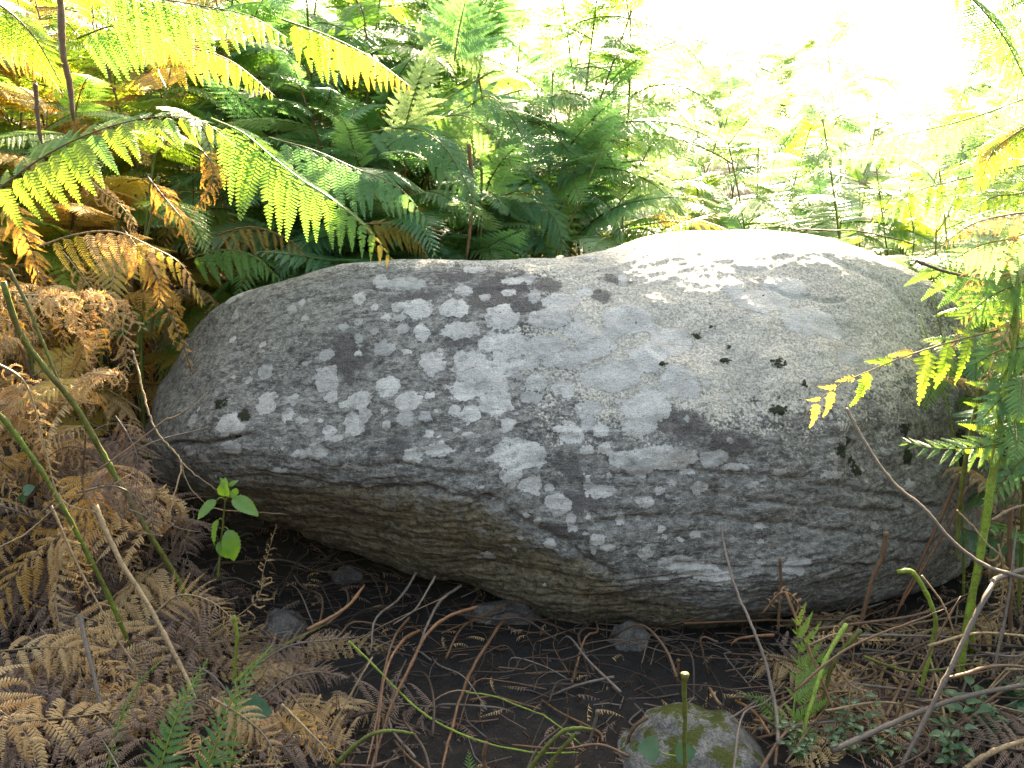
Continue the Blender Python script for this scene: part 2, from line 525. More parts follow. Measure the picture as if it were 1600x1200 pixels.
for zx, zy, rx, ry, bl in [
    (905, 205, 50, 35, 0), (845, 200, 24, 18, 0), (808, 228, 18, 12, 0), (725, 175, 20, 22, 0), (770, 200, 14, 15, 0), (790, 118, 28, 25, 0),
    (870, 130, 75, 25, 1), (1020, 205, 47, 37, 0), (1050, 150, 32, 22, 0), (1165, 235, 55, 45, 0), (1040, 275, 60, 28, 0), (915, 275, 28, 27, 0),
    (858, 265, 18, 18, 1), (800, 330, 40, 27, 1), (720, 345, 15, 13, 0), (620, 350, 28, 18, 1), (950, 365, 42, 34, 0), (870, 338, 17, 9, 0),
    (618, 425, 40, 48, 0), (628, 475, 26, 22, 0), (812, 448, 40, 34, 0), (875, 495, 46, 33, 0), (720, 490, 44, 32, 0), (700, 558, 32, 40, 0), (738, 535, 26, 24, 0),
    (435, 495, 34, 42, 0), (515, 490, 18, 18, 1), (495, 540, 22, 22, 0), (540, 552, 22, 11, 0), (600, 555, 10, 10, 0), (625, 585, 22, 18, 0),
    (340, 230, 17, 22, 1), (515, 210, 20, 18, 1), (545, 188, 14, 14, 1), (553, 240, 17, 12, 1), (425, 400, 30, 22, 1), (375, 425, 15, 15, 1),
    (320, 570, 50, 35, 0), (330, 640, 36, 26, 1), (205, 650, 32, 25, 1), (250, 670, 25, 22, 1), (590, 652, 36, 24, 0), (540, 656, 24, 12, 0), (890, 665, 30, 22, 0), (970, 648, 46, 22, 0),
    (1080, 600, 26, 10, 0), (1070, 535, 34, 28, 0), (1020, 525, 22, 20, 0), (1110, 400, 80, 38, 0), (1060, 380, 50, 50, 0), (1050, 465, 40, 32, 0), (1150, 500, 52, 42, 0), (1130, 450, 50, 45, 0),
    (1170, 310, 75, 35, 0), (1275, 435, 37, 27, 0), (1360, 455, 35, 22, 0), (1210, 120, 42, 18, 0), (1190, 155, 26, 14, 0), (1270, 165, 20, 28, 1),
    (1340, 190, 50, 30, 0), (1310, 240, 25, 20, 0), (1268, 230, 20, 18, 0), (1300, 330, 90, 45, 1), (1230, 360, 60, 40, 0), (1220, 665, 78, 48, 0), (1200, 720, 35, 30, 0),
    (1260, 755, 33, 28, 0), (1345, 820, 40, 30, 0), (1315, 765, 14, 12, 0), (1385, 600, 30, 22, 0), (1190, 568, 24, 20, 0), (1100, 897, 18, 12, 1),
    (808, 573, 18, 16, 0), (870, 548, 30, 26, 1), (940, 600, 15, 12, 0), (945, 475, 16, 12, 0), (700, 700, 50, 12, 1), (800, 530, 20, 12, 0), (930, 540, 24, 16, 1),
    (640, 610, 26, 12, 1), (680, 270, 16, 14, 1), (720, 250, 14, 16, 1), (770, 275, 14, 14, 1), (720, 295, 14, 20, 1), (210, 555, 20, 24, 1), (590, 620, 20, 10, 1), (1080, 80, 40, 20, 0),
    (1320, 935, 22, 14, 0), (1275, 870, 12, 16, 0), (1300, 1065, 14, 8, 0), (1180, 940, 14, 8, 1), (130, 690, 22, 20, 1), (480, 700, 30, 14, 1)]:
    LICHEN.append((200 + zx / 2, 380 + zy / 2, rx / 2, ry / 2, bl))
for zx, zy, rx, ry, bl in [
    (135, 550, 44, 26, 0), (50, 240, 56, 36, 0), (15, 285, 30, 20, 0), (120, 205, 32, 16, 0), (75, 598, 20, 14, 0), (85, 630, 36, 25, 0), (165, 620, 23, 20, 0),
    (182, 668, 22, 20, 0), (232, 700, 34, 26, 0), (130, 675, 20, 14, 0), (45, 835, 38, 32, 0), (15, 785, 15, 12, 0), (80, 875, 18, 15, 0), (88, 905, 13, 9, 0), (130, 870, 10, 12, 0),
    (120, 918, 10, 6, 0), (160, 935, 25, 18, 0), (185, 960, 20, 12, 0), (225, 875, 14, 18, 0), (237, 967, 10, 10, 0), (300, 825, 26, 17, 0), (340, 795, 20, 12, 0),
    (380, 775, 13, 9, 0), (465, 785, 28, 18, 0), (170, 795, 40, 20, 0), (300, 980, 20, 20, 0), (400, 1010, 55, 28, 0), (470, 1040, 60, 28, 0), (530, 1060, 36, 25, 0),
    (350, 700, 100, 36, 0), (285, 715, 50, 34, 1), (380, 350, 65, 48, 0), (330, 540, 45, 55, 0), (285, 600, 52, 32, 0), (150, 460, 42, 30, 0), (750, 1020, 50, 28, 1), (650, 900, 26, 10, 0),
    (850, 745, 42, 12, 0), (690, 740, 30, 10, 0), (560, 185, 46, 34, 0), (650, 230, 90, 46, 0), (790, 290, 90, 50, 0), (720, 190, 70, 50, 0), (610, 120, 70, 24, 1), (540, 510, 15, 13, 0),
    (420, 480, 30, 22, 0), (480, 470, 20, 12, 0), (250, 470, 20, 20, 0), (270, 410, 34, 30, 1), (300, 300, 40, 28, 0), (200, 330, 34, 24, 1), (640, 1010, 24, 14, 1), (850, 1040, 40, 16, 1),
    (500, 700, 40, 26, 1), (430, 740, 26, 12, 0), (560, 940, 16, 10, 1), (610, 775, 16, 8, 1), (450, 925, 16, 10, 0), (850, 320, 60, 30, 0), (905, 400, 50, 30, 1), (420, 40, 60, 14, 1), (260, 60, 70, 14, 0),
    (980, 900, 30, 10, 1), (1080, 780, 24, 20, 1), (760, 760, 40, 10, 1), (560, 720, 40, 12, 0)]:
    LICHEN.append((850 + zx / 1.904, 350 + zy / 1.904, rx / 1.904, ry / 1.904, bl))
DARK = [(765, 465, 36, 30), (730, 530, 22, 8), (650, 465, 36, 12), (790, 445, 30, 22), (700, 430, 24, 8), (820, 480, 30, 14), (937, 463, 13, 12), (855, 447, 16, 13), (889, 557, 24, 8),
        (897, 518, 14, 12), (1076, 665, 28, 24), (1050, 655, 22, 20), (1134, 697, 34, 18), (892, 733, 22, 18), (900, 790, 40, 16), (540, 560, 30, 40), (620, 700, 30, 14), (560, 800, 10, 4), (870, 830, 30, 10), (960, 440, 16, 6)]
MOSS = [(1136, 560, 9, 5), (1091, 520, 8, 5), (1111, 508, 4, 4), (1141, 540, 4, 4), (1215, 568, 11, 7), (1034, 572, 5, 4), (1212, 644, 15, 10), (1252, 602, 4, 4), (1307, 702, 10, 12),
        (1325, 718, 14, 6), (1330, 734, 12, 10), (1409, 670, 13, 11), (1417, 712, 11, 15), (383, 650, 11, 11), (347, 632, 12, 8), (370, 682, 12, 4), (300, 690, 24, 3), (1500, 700, 20, 30), (1320, 690, 6, 6)]
CRACKS = [([(262, 697), (300, 692), (345, 688), (395, 680)], 3.0, 0.016), ([(1205, 452), (1240, 462), (1320, 476)], 2.2, 0.008), ([(700, 414), (780, 411), (880, 411), (930, 405)], 3.5, 0.010),
          ([(500, 755), (600, 768), (660, 764), (760, 775)], 6, 0.016), ([(760, 775), (850, 830), (900, 862), (960, 900)], 7, 0.012), ([(620, 722), (680, 738), (740, 742)], 4, 0.010),
          ([(960, 742), (1080, 738), (1200, 745), (1400, 775), (1480, 800)], 5, 0.010), ([(930, 812), (1100, 808), (1260, 826), (1440, 850)], 5, 0.010), ([(1100, 770), (1240, 790), (1390, 800)], 4, 0.008),
          ([(1060, 880), (1200, 890), (1420, 880)], 4, 0.008), ([(1290, 400), (1380, 440), (1450, 500), (1490, 560)], 5, 0.006), ([(800, 905), (900, 935), (1050, 955)], 3, 0.006)]
OCHRE = [(200, 760), (330, 735), (520, 752), (640, 762), (760, 782), (880, 862), (1000, 912), (1130, 952), (1300, 962), (1700, 975)]


def catmull(P, t, closed):
    """P: (n,k,...) along axis 0; t: samples in [0, n-1] (open) or [0, n) (closed)"""
    n = len(P)
    i = np.floor(t).astype(int)
    f = t - i
    if closed:
        idx = [(i + k) % n for k in (-1, 0, 1, 2)]
    else:
        i = np.minimum(i, n - 2)
        f = t - i
        idx = [np.clip(i + k, 0, n - 1) for k in (-1, 0, 1, 2)]
    p0, p1, p2, p3 = (P[k] for k in idx)
    f = f.reshape((-1,) + (1,) * (P.ndim - 1))
    return 0.5 * (2 * p1 + (p2 - p0) * f + (2 * p0 - 5 * p1 + 4 * p2 - p3) * f ** 2 + (3 * p1 - p0 - 3 * p2 + p3) * f ** 3)


def build_boulder():
    cols = []
    for px, pys, ds in BT:
        ring = [at(px, a, d) for a, d in zip(pys, ds)]
        T, B = ring[0], ring[-1]
        h = T[2] - B[2]
        sc = min(1.0, h / 0.7)
        xs = T[0]
        cx = T[0] * 0.5 + B[0] * 0.5
        ring += [np.array([B[0] * 1.02, B[1] + 0.22 * sc + 0.02, B[2] + 0.06 * sc]),
                 np.array([cx * 1.05, T[1] + 0.42 * sc + 0.03, B[2] + h * 0.35]),
                 np.array([cx * 1.05, T[1] + 0.40 * sc + 0.02, B[2] + h * 0.70]),
                 np.array([T[0] * 1.03, T[1] + 0.20 * sc + 0.015, T[2] - 0.055 * sc - 0.01])]
        cols.append(np.array(ring))
    C = np.array(cols)                       # (19, 10, 3)
    nu, nv = 640, 430
    tu = np.linspace(0, len(C) - 1, nu)
    # even the columns out by width
    wx = np.array([b[0] for b in BT], dtype=float)
    k = np.cumsum(np.concatenate([[0], np.maximum(np.diff(wx), 14)]))
    tu = np.interp(np.linspace(0, k[-1], nu), k, np.arange(len(C)))
    # smoother column interpolation
    G = catmull(C, tu, False)                # (nu, 10, 3)
    G = np.swapaxes(G, 0, 1)                 # (10, nu, 3)
    nf = int(nv * 0.78)
    tv = np.concatenate([np.linspace(0, 5, nf, endpoint=False), np.linspace(5, 10, nv - nf, endpoint=False)])
    V = catmull(G, tv, True)                 # (nv, nu, 3)
    # soften the knots of the control net
    for _ in range(6):
        W = V.copy()
        V[:, 1:-1] = 0.5 * W[:, 1:-1] + 0.25 * (W[:, 2:] + W[:, :-2])
        V = 0.5 * V + 0.25 * (np.roll(V, 1, 0) + np.roll(V, -1, 0))
    du = np.gradient(V, axis=1)
    dv = np.roll(V, -1, 0) - np.roll(V, 1, 0)
    Nn = np.cross(du, dv)
    Nn /= np.linalg.norm(Nn, axis=2)[..., None] + 1e-12
    ctr = V.reshape(-1, 3).mean(0)
    if ((V - ctr) * Nn).sum() < 0:
        Nn = -Nn
    PX, PY = proj(V)
    front = (Nn * (CAMP - V)).sum(2) > 0
    # relief
    big = fbm(V * 3.2, 3) * 0.030 + fbm(V * 9 + 5, 3) * 0.010
    ca, sa_ = math.cos(R(-9)), math.sin(R(-9))
    Vr = np.stack([V[..., 0] * ca - V[..., 2] * sa_, V[..., 1], V[..., 0] * sa_ + V[..., 2] * ca], -1)
    warp = fbm(V * 2.5 + 40, 2) * 0.06
    lay = Vr * np.array([1.6, 5.0, 15.0]); lay[..., 2] += warp * 15
    rid = 1 - np.abs(fbm(lay, 4)) * 3.0
    lay2 = Vr * np.array([7, 24, 60.0]); lay2[..., 2] += warp * 60
    fol = fbm(lay2, 3)
    low = sstep(560, 800, PY) * 0.8 + 0.2
    calm = 0.25 + 0.75 * sstep(420, 560, PY)
    D = big * calm + rid * (0.0085 - 0.0045 * sstep(780, 860, PY)) * low + fol * 0.006 * low + fbm(V * 70, 3) * 0.0016
    mid = fbm(V * 28 + 9, 3)
    D += mid * 0.004 * calm
    for pts, w, dep in CRACKS:
        P = np.array(pts, float)
        best = np.full(PX.shape, 1e9)
        wob = fbm(np.stack([PX * 0.02, PY * 0.02, PX * 0], -1), 3) * 10
        endf = np.ones(PX.shape)
        for a, b in zip(P[:-1], P[1:]):
            ab = b - a
            t = np.clip(((PX - a[0]) * ab[0] + (PY - a[1]) * ab[1]) / (ab @ ab), 0, 1)
            best = np.minimum(best, np.hypot(PX - a[0] - t * ab[0], PY + wob - a[1] - t * ab[1]))
        D -= np.where(front, dep * np.exp(-(best / w) ** 2) * (0.55 + 0.9 * np.clip(fbm(V * 16 + 3, 2) + 0.4, 0, 1)), 0)
    ramp_e = np.minimum(1, np.minimum(np.arange(nu), np.arange(nu)[::-1]) / 30)[None, :]
    V = V + Nn * (D * ramp_e)[..., None]
    # masks --------------------------------------------------------
    flatV = V.reshape(-1, 3)
    fx, fy = PX.ravel(), PY.ravel()
    fr = front.ravel()
    idx_f = np.where(fr)[0]
    gx, gy = fx[idx_f], fy[idx_f]
    edge = fbm(flatV * 34, 3) * 0.55
    lich = np.full(len(flatV), -1.0)
    blue = np.zeros(len(flatV))
    dark = np.full(len(flatV), -1.0)
    moss = np.full(len(flatV), -1.0)
    rr = np.random.RandomState(11)
    extra = []
    for _ in range(400):      # small freckles scattered between the mapped patches
        x, y = rr.uniform(280, 1500), rr.uniform(430, 930)
        dens = math.exp(-((x - 820) / 330.0) ** 2 - ((y - 650) / 170.0) ** 2) + 0.16
        if rr.rand() < dens:
            r = rr.uniform(2.5, 6) * (1 + (rr.rand() < 0.25))
            extra.append((x, y, r, r * rr.uniform(0.6, 1), rr.rand() < 0.4))
    mpp = 2.3 / FPX

    def stamp(field, x, y, rx, ry, kk=2.0, bl=None):
        j = idx_f[np.argmin((gx - x) ** 2 + (gy - y) ** 2)]
        c = flatV[j]
        r3 = max(rx, ry) * mpp * 1.8 + 0.01
        near = np.where((np.abs(flatV[:, 0] - c[0]) < r3) & (np.abs(flatV[:, 2] - c[2]) < r3 * 2.2) & (np.abs(flatV[:, 1] - c[1]) < r3 * 2.2))[0]
        q = flatV[near] - c
        a, b = rx * mpp, ry * mpp
        d = np.sqrt((q[:, 0] / a) ** 2 + (q[:, 2] ** 2 + (q[:, 1] * 0.9) ** 2) / (b * b))
        s = (1 - d) + edge[near] * min(1.0, 12 / max(rx, 6) + 0.35)
        s = s * min(a, b) / (11 * mpp) / kk
        if bl is not None:
            up = s > field[near]
            blue[near[up]] = bl
        field[near] = np.maximum(field[near], s)

    for x, y, rx, ry, bl in LICHEN + [(755, 590, 30, 22, 0), (800, 560, 34, 22, 0), (735, 565, 26, 18, 0), (880, 560, 40, 18, 0), (930, 540, 30, 24, 0), (960, 590, 36, 24, 0), (1000, 640, 30, 22, 0), (860, 500, 36, 18, 1), (905, 520, 30, 16, 0), (980, 500, 40, 26, 0), (1010, 560, 34, 26, 0), (1060, 600, 34, 26, 0), (830, 620, 20, 10, 1)] + extra:
        stamp(lich, x, y, rx * 1.04, ry * 1.04, 2.0, float(bl))
    for x, y, rx, ry in DARK:
        stamp(dark, x, y, rx * 1.1, ry * 1.1, 2.0)
    for x, y, rx, ry in MOSS:
        stamp(moss, x, y, rx * 0.95, ry * 0.95, 1.0)
    # the faces turned from the camera carry lichens of the same sort
    idx_b = np.where(~fr)[0]
    for _ in range(70):
        j = idx_b[rr.randint(len(idx_b))]
        c = flatV[j]
        r3 = rr.uniform(0.01, 0.05)
        d = np.linalg.norm(flatV - c, axis=1)
        s = ((1 - d / r3) + edge * 0.5) * r3 / 0.03
        lich = np.maximum(lich, np.where(d < 2 * r3, s, -1))
    VN = Nn.reshape(-1, 3)
    flatV += VN * (np.clip(lich * 3, 0, 1) * 0.0013 + np.clip(moss * 3 + 0.5, 0, 1) * 0.004 * (0.6 + 0.4 * fbm(flatV * 120, 2)))[:, None]
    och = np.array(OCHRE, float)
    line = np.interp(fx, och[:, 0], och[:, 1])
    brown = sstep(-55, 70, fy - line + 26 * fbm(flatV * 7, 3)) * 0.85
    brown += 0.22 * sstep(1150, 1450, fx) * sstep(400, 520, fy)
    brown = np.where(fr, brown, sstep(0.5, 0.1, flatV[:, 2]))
    crust = 0.10 + 0.80 * sstep(860, 1010, fx + 0.35 * (600 - fy)) * sstep(760, 520, fy + 0.12 * (fx - 1000)) * sstep(1560, 1300, fx)  # crust cover, raised to the right to paint in the light there
    crust += 0.34 * np.exp(-((fx - 850) / 190.0) ** 2 - ((fy - 560) / 90.0) ** 2)
    crust += 0.42 * sstep(440, 405, fy) + 0.18 * sstep(700, 900, fx) * sstep(820, 650, fy)
    crust = np.clip(crust, 0, 0.9)
    # closed ends
    nvv, nuu = V.shape[:2]
    ids = (np.arange(nvv)[:, None] * nuu + np.arange(nuu)[None, :])
    a = ids[:, :-1]; b = ids[:, 1:]
    c = np.roll(b, -1, 0); d = np.roll(a, -1, 0)
    F = np.stack([a, b, c, d], -1).reshape(-1, 4)
    eL, eR = flatV[ids[:, 0]].mean(0), flatV[ids[:, -1]].mean(0)
    VV = np.vstack([flatV, eL, eR])
    nL, nR = len(flatV), len(flatV) + 1
    F = [F]
    l, r = ids[:, 0], ids[:, -1]
    l2, r2 = np.roll(l, -1), np.roll(r, -1)
    capL = np.stack([l, l2, np.full_like(l, nL)], 1)
    capR = np.stack([r2, r, np.full_like(r, nR)], 1)
    base = VV[[0]]
    F0 = F[0]
    # quads only: caps as slim quads using a repeated ring step
    capq = []
    for ring, cen in ((l[::-1], nL), (r, nR)):
        for i in range(0, len(ring), 2):
            capq.append((ring[i], ring[(i + 1) % len(ring)], ring[(i + 2) % len(ring)], cen))
    Fq = np.vstack([F0[:, ::-1], np.array(capq)])
    me = grid_mesh('boulder', VV, Fq, M_rock)
    nV = len(me.vertices)

    def put_attr(name, r_, g_, b_):
        at_ = me.attributes.new(name, 'FLOAT_COLOR', 'POINT')
        arr = np.ones((nV, 4), np.float32) * 0.0
        n0 = len(r_)
        arr[:n0, 0], arr[:n0, 1], arr[:n0, 2] = r_, g_, b_
        arr[:, 3] = 1
        at_.data.foreach_set('color', arr.ravel())
    put_attr('mask_a', np.clip(0.5 + lich * 0.5, 0, 1), np.clip(0.5 + dark * 0.5, 0, 1), np.clip(0.5 + moss, 0, 1))
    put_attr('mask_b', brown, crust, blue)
    o = put('boulder', me)
    # outward normals
    import bmesh
    bm = bmesh.new(); bm.from_mesh(me); bmesh.ops.recalc_face_normals(bm, faces=bm.faces); bm.to_mesh(me); bm.free()
    tag(o, 'huge grey schist boulder blotched with pale round lichens, lying in the bracken', 'boulder')


build_boulder()


def stone(name, c, rad, seed, mat, label, group=None):
    import bmesh
    bm = bmesh.new()
    bmesh.ops.create_icosphere(bm, subdivisions=5, radius=1)
    P = np.array([v.co[:] for v in bm.verts])
    r = 1 + 0.38 * fbm(P * 1.1 + seed * 7.7, 3) + 0.10 * fbm(P * 3.5 + seed, 3)
    # a few planed-off facets
    rs = np.random.RandomState(seed)
    P2 = P * r[:, None]
    for _ in range(7):
        n = rs.normal(size=3); n /= np.linalg.norm(n)
        h = rs.uniform(0.68, 0.9)
        d = P2 @ n - h
        P2 -= np.where(d > 0, d * 0.85, 0)[:, None] * n
    P2 = P2 * np.array(rad)
    for v, p in zip(bm.verts, P2):
        v.co = p
    me = bpy.data.meshes.new(name)
    bm.to_mesh(me); bm.free()
    me.polygons.foreach_set('use_smooth', [True] * len(me.polygons))
    me.materials.append(mat)
    o = put(name, me)
    o.location = Vector(c)
    return tag(o, label, 'stone', group)


def ground_at(px, py):
    """ground point seen at a pixel"""
    lo, hi = 1.0, 3.2
    for _ in range(40):
        m = (lo + hi) / 2
        p = at(px, py, m)
        if p[2] > ground_z(p[0], p[1]):
            lo = m
        else:
            hi = m
    return at(px, py, lo)


def on(px, py, dz=0.0):
    p = ground_at(px, py)
    return (p[0], p[1], p[2] + dz)


stone('rock', on(1092, 1188, 0.0), (0.16, 0.12, 0.085), 4, M_mossrock, 'pale low rock capped with green moss in front of the boulder')
stone('rock', on(790, 965, -0.01), (0.10, 0.07, 0.055), 5, M_stone, 'brownish stone wedged under the middle of the boulder')
stone('rock', on(985, 1005, -0.01), (0.055, 0.05, 0.055), 8, M_stone, 'small brown stone in the dark just right of the wedged stone')
stone('rock', on(445, 985, 0.0), (0.06, 0.06, 0.05), 9, M_stone, 'small grey stone in the shade left of the dark hollow, by the dead fronds')
stone('rock', on(545, 905, 0.0), (0.05, 0.04, 0.04), 12, M_stone, 'small dark stone deep under the left overhang of the boulder')


# ------------------------------------------------------------------ fern leaflets
def pinna_vf(n=18, w=0.17, droop=0.3, side=0.15, curl=0.0, pdroop=0.2, seed=0, detail=2, fwd=0.35, gap=0.86, jit=0.12, rach=0.006):
    """one leaflet along +X, length about 1, upper side +Z, cut into lobes on both sides of its midrib"""
    q = random.Random(seed)
    ns = 24
    P = [np.zeros(3)]
    Ts, Ns = [], []
    tw = q.uniform(-0.3, 0.3) * (0.4 + curl)
    for i in range(ns + 1):
        t = i / ns
        pit = -(droop * t + curl * t ** 2.2)
        yaw = side * t
        T = np.array([math.cos(pit) * math.cos(yaw), math.cos(pit) * math.sin(yaw), math.sin(pit)])
        U = np.array([-math.sin(pit) * math.cos(yaw), -math.sin(pit) * math.sin(yaw), math.cos(pit)])
        Sd = np.cross(U, T)
        a = tw * t * (1 + 2 * curl)
        U = math.cos(a) * U + math.sin(a) * Sd
        Ts.append(T); Ns.append(U)
        if i < ns:
            P.append(P[-1] + T / ns)
    P, Ts, Ns = np.array(P), np.array(Ts), np.array(Ns)

    def ev(A, t):
        x = min(max(t, 0), 1) * ns
        i = min(int(x), ns - 1)
        f = x - i
        return A[i] * (1 - f) + A[i + 1] * f
    V, F = [], []
    V, F = tube_vf(P[::3], np.linspace(rach, rach * 0.3, len(P[::3])), 3, V, F, cap=False)
    for sgn in (1, -1):
        for i in range(n):
            t = 0.03 + 0.96 * (i + 0.5 + (0.25 if sgn > 0 else -0.1)) / (n + 0.3)
            if t > 0.995:
                continue
            if q.random() < jit * 0.12:
                continue
            env = (1 - t ** 1.5) * 0.93 + 0.05
            env *= min(1, 0.75 + t * 2.0)
            Lp = w * env * (1 + q.uniform(-jit, jit))
            b = gap * 0.96 / (n + 0.3) * (0.98 if t < 0.8 else 0.8)
            c, T, U = ev(P, t), ev(Ts, t), ev(Ns, t)
            Sd = np.cross(U, T) * sgn
            fa = fwd + q.uniform(-0.08, 0.08)
            D = Sd * math.cos(fa) + T * math.sin(fa)
            dr = pdroop + q.uniform(-0.12, 0.12)
            k = len(V)
            if detail >= 2:
                segs = ((0, 0.5), (0.4, 0.52), (0.8, 0.36), (1.0, 0.0))
            elif detail == 1:
                segs = ((0, 0.5), (0.65, 0.46), (1.0, 0.0))
            else:
                segs = ((0, 0.5), (1.0, 0.12))
            pos = c.copy()
            prev = 0
            rows = []
            for s, hb in segs:
                an = dr * (s * 1.5)
                Dn = D * math.cos(an) - U * math.sin(an)
                pos = pos + Dn * (s - prev) * Lp
                prev = s
                rows.append((pos.copy(), hb * b))
            for pos_, hb in rows:
                if hb == 0:
                    V.append(pos_)
                elif detail >= 2:
                    V.append(pos_ + T * hb - U * 0.006); V.append(pos_ + U * 0.004); V.append(pos_ - T * hb - U * 0.006)
                else:
                    V.append(pos_ + T * hb); V.append(pos_ - T * hb)
            if detail >= 2:
                for r_ in range(2):
                    o = k + 3 * r_
                    F += [(o, o + 3, o + 4, o + 1), (o + 1, o + 4, o + 5, o + 2)]
                o = k + 6
                F += [(o, k + 9, o + 1), (o + 1, k + 9, o + 2)]
            elif detail == 1:
                F += [(k, k + 2, k + 3, k + 1), (k + 2, k + 4, k + 3)]
            else:
                F += [(k, k + 2, k + 3, k + 1)]
    return V, F


PIN = {}


def pins(kind, mat):
    """shared leaflet meshes for a kind of frond and a leaf colour"""
    key = (kind, mat)
    if key in PIN:
        return PIN[key]
    out = []
    for s in range(6):
        q = random.Random(s * 13 + len(kind))
        if kind == 'flat':
            a = dict(n=20, w=0.17, droop=0.18 + 0.12 * s / 6, side=q.uniform(-.1, .25), pdroop=0.15, detail=2)
        elif kind == 'broad':
            a = dict(n=17, w=0.2, droop=0.25 + 0.2 * s / 6, side=q.uniform(-.1, .25), pdroop=0.2, detail=2)
        elif kind == 'arch':
            a = dict(n=20, w=0.14, gap=0.72, droop=0.55 + 0.3 * s / 6, side=q.uniform(.1, .4), pdroop=0.25, detail=2)
        elif kind == 'limp':
            a = dict(n=19, w=0.13, droop=0.5 + 0.3 * s / 6, side=q.uniform(-.3, .4), curl=0.5 + 0.2 * s, pdroop=0.45, detail=2, jit=0.25, gap=0.75)
        elif kind == 'stub':
            a = dict(n=12, w=0.21, droop=0.1 + 0.1 * s, side=q.uniform(-.5, .5), curl=0.05 * s, pdroop=0.3, detail=2, jit=0.35, gap=0.9)
        elif kind == 'curl':
            a = dict(n=20, w=0.115, droop=0.5, side=q.uniform(-.6, .6), curl=1.6 + 0.75 * s, pdroop=0.75 + 0.1 * s, detail=2, jit=0.35, gap=0.6)
        elif kind == 'dry':
            a = dict(n=21, w=0.12, droop=0.25, side=q.uniform(-.4, .4), curl=0.2 + 0.22 * s, pdroop=0.35 + 0.08 * s, detail=2, jit=0.3, gap=0.52, fwd=0.45)
        V, F = pinna_vf(seed=s + 100 * len(kind), **a)
        out.append(mk_mesh('leaflet', V, F, LM[mat]))
    PIN[key] = out
    return out


def frame_M(X, Z, pos, sc, rt=0.0):
    X = X / np.linalg.norm(X)
    Z = Z - X * (Z @ X)
    Z = Z / (np.linalg.norm(Z) + 1e-9)
    Y = np.cross(Z, X)
    if rt:
        Z2 = Z * math.cos(rt) + Y * math.sin(rt)
        Y = np.cross(Z2, X); Z = Z2
    sx, sy, sz = (sc, sc, sc) if np.isscalar(sc) else sc
    return Matrix(((X[0] * sx, Y[0] * sy, Z[0] * sz, pos[0]), (X[1] * sx, Y[1] * sy, Z[1] * sz, pos[1]), (X[2] * sx, Y[2] * sy, Z[2] * sz, pos[2]), (0, 0, 0, 1)))


def frond_stations(C, L, n, asym, q, t0, angle, normal, grav, jit, tip, shape):
    """leaflet placements along rachis samples C"""
    m = len(C)
    T = np.gradient(C, axis=0)
    T /= np.linalg.norm(T, axis=1)[:, None]
    out = []
    for i in range(n):
        t = t0 + (0.985 - t0) * (i + 0.5) / n
        # leaflets crowd towards the tip
        t = t0 + (0.99 - t0) * (1 - (1 - (t - t0) / (0.99 - t0)) ** 1.12)
        for sgn in (1, -1):
            tt = min(t + (0.3 / n if sgn > 0 else 0) * (0.99 - t0), 0.99)
            x = tt * (m - 1); a = min(int(x), m - 2); f = x - a
            c = C[a] * (1 - f) + C[a + 1] * f
            tg = T[a] * (1 - f) + T[a + 1] * f
            u = (tt - t0) / (1 - t0)
            env = min(1, 0.72 + u * 1.6) * (1 - u ** shape) * (1 - tip) + tip
            nn = np.array(normal, float)
            nn = nn - tg * (nn @ tg)
            nn /= np.linalg.norm(nn) + 1e-9
            sd = np.cross(nn, tg) * sgn
            A = R(angle) * (1 - 0.38 * u) + q.uniform(-jit, jit) * 0.6
            X = tg * math.cos(A) + sd * math.sin(A) + np.array([0, 0, -grav])
            Z = nn + q.uniform(-jit, jit) * sd + q.uniform(-jit, jit) * tg + 0.15 * np.array([0, 0, 1])
            s = L * env * (asym[0] if sgn > 0 else asym[1]) * (1 + q.uniform(-jit, jit) * 0.5)
            if s > 0.004:
                out.append((c, X, Z, s, q.uniform(-jit, jit) * 1.5))
    return out


def stalk_mesh(C, r0, r1, mat, name='stalk', sides=5):
    V, F = tube_vf(C, np.linspace(r0, r1, len(C)), sides)
    return mk_mesh(name, V, F, mat, True)


def frond(pts, mat, label, Lpx=90, n=16, kind='flat', asym=(1, 1), normal=(0.0, -0.75, 0.65), grav=0.25, jit=0.12, t0=0.06, angle=66,
          tip=0.12, shape=1.7, r=0.0026, stem=None, group='bracken fronds arching round the boulder', seed=None, world=False, tipmat=None, tipfrom=0.75, keep=1.0, mix=0.0):
    q = random.Random(seed if seed is not None else sum(map(ord, label)))
    P = [np.array(p, float) for p in pts] if world else [at(*p) for p in pts]
    C = spline(P, 40)
    base = C[0].copy()
    L = Lpx if world else Lpx * np.mean([p[2] for p in pts]) / FPX
    root = empty('bracken_frond', base)
    tag(root, label, 'fern frond', group)
    sm = SM[stem or STEM_FOR[mat]]
    put('stalk', stalk_mesh(C - base, r, r * 0.3, sm), root)
    PM = pins(kind, mat)
    TM = pins(kind, tipmat) if tipmat else PM
    n = round(n * (1.25 if kind in ('flat', 'broad') and n > 6 else 1.1))
    st = frond_stations(C, L, n, asym, q, t0, angle, normal, grav, jit, tip, shape)
    k = len(st)
    for j, (c, X, Z, s, rt) in enumerate(st):
        if q.random() > keep:
            continue
        pool = TM if (j / k > tipfrom + q.uniform(-0.08, 0.08) or q.random() < mix) else PM
        o = put('leaflet', pool[q.randrange(len(pool))], root, frame_M(X, Z, c - base, s, rt))
    return root


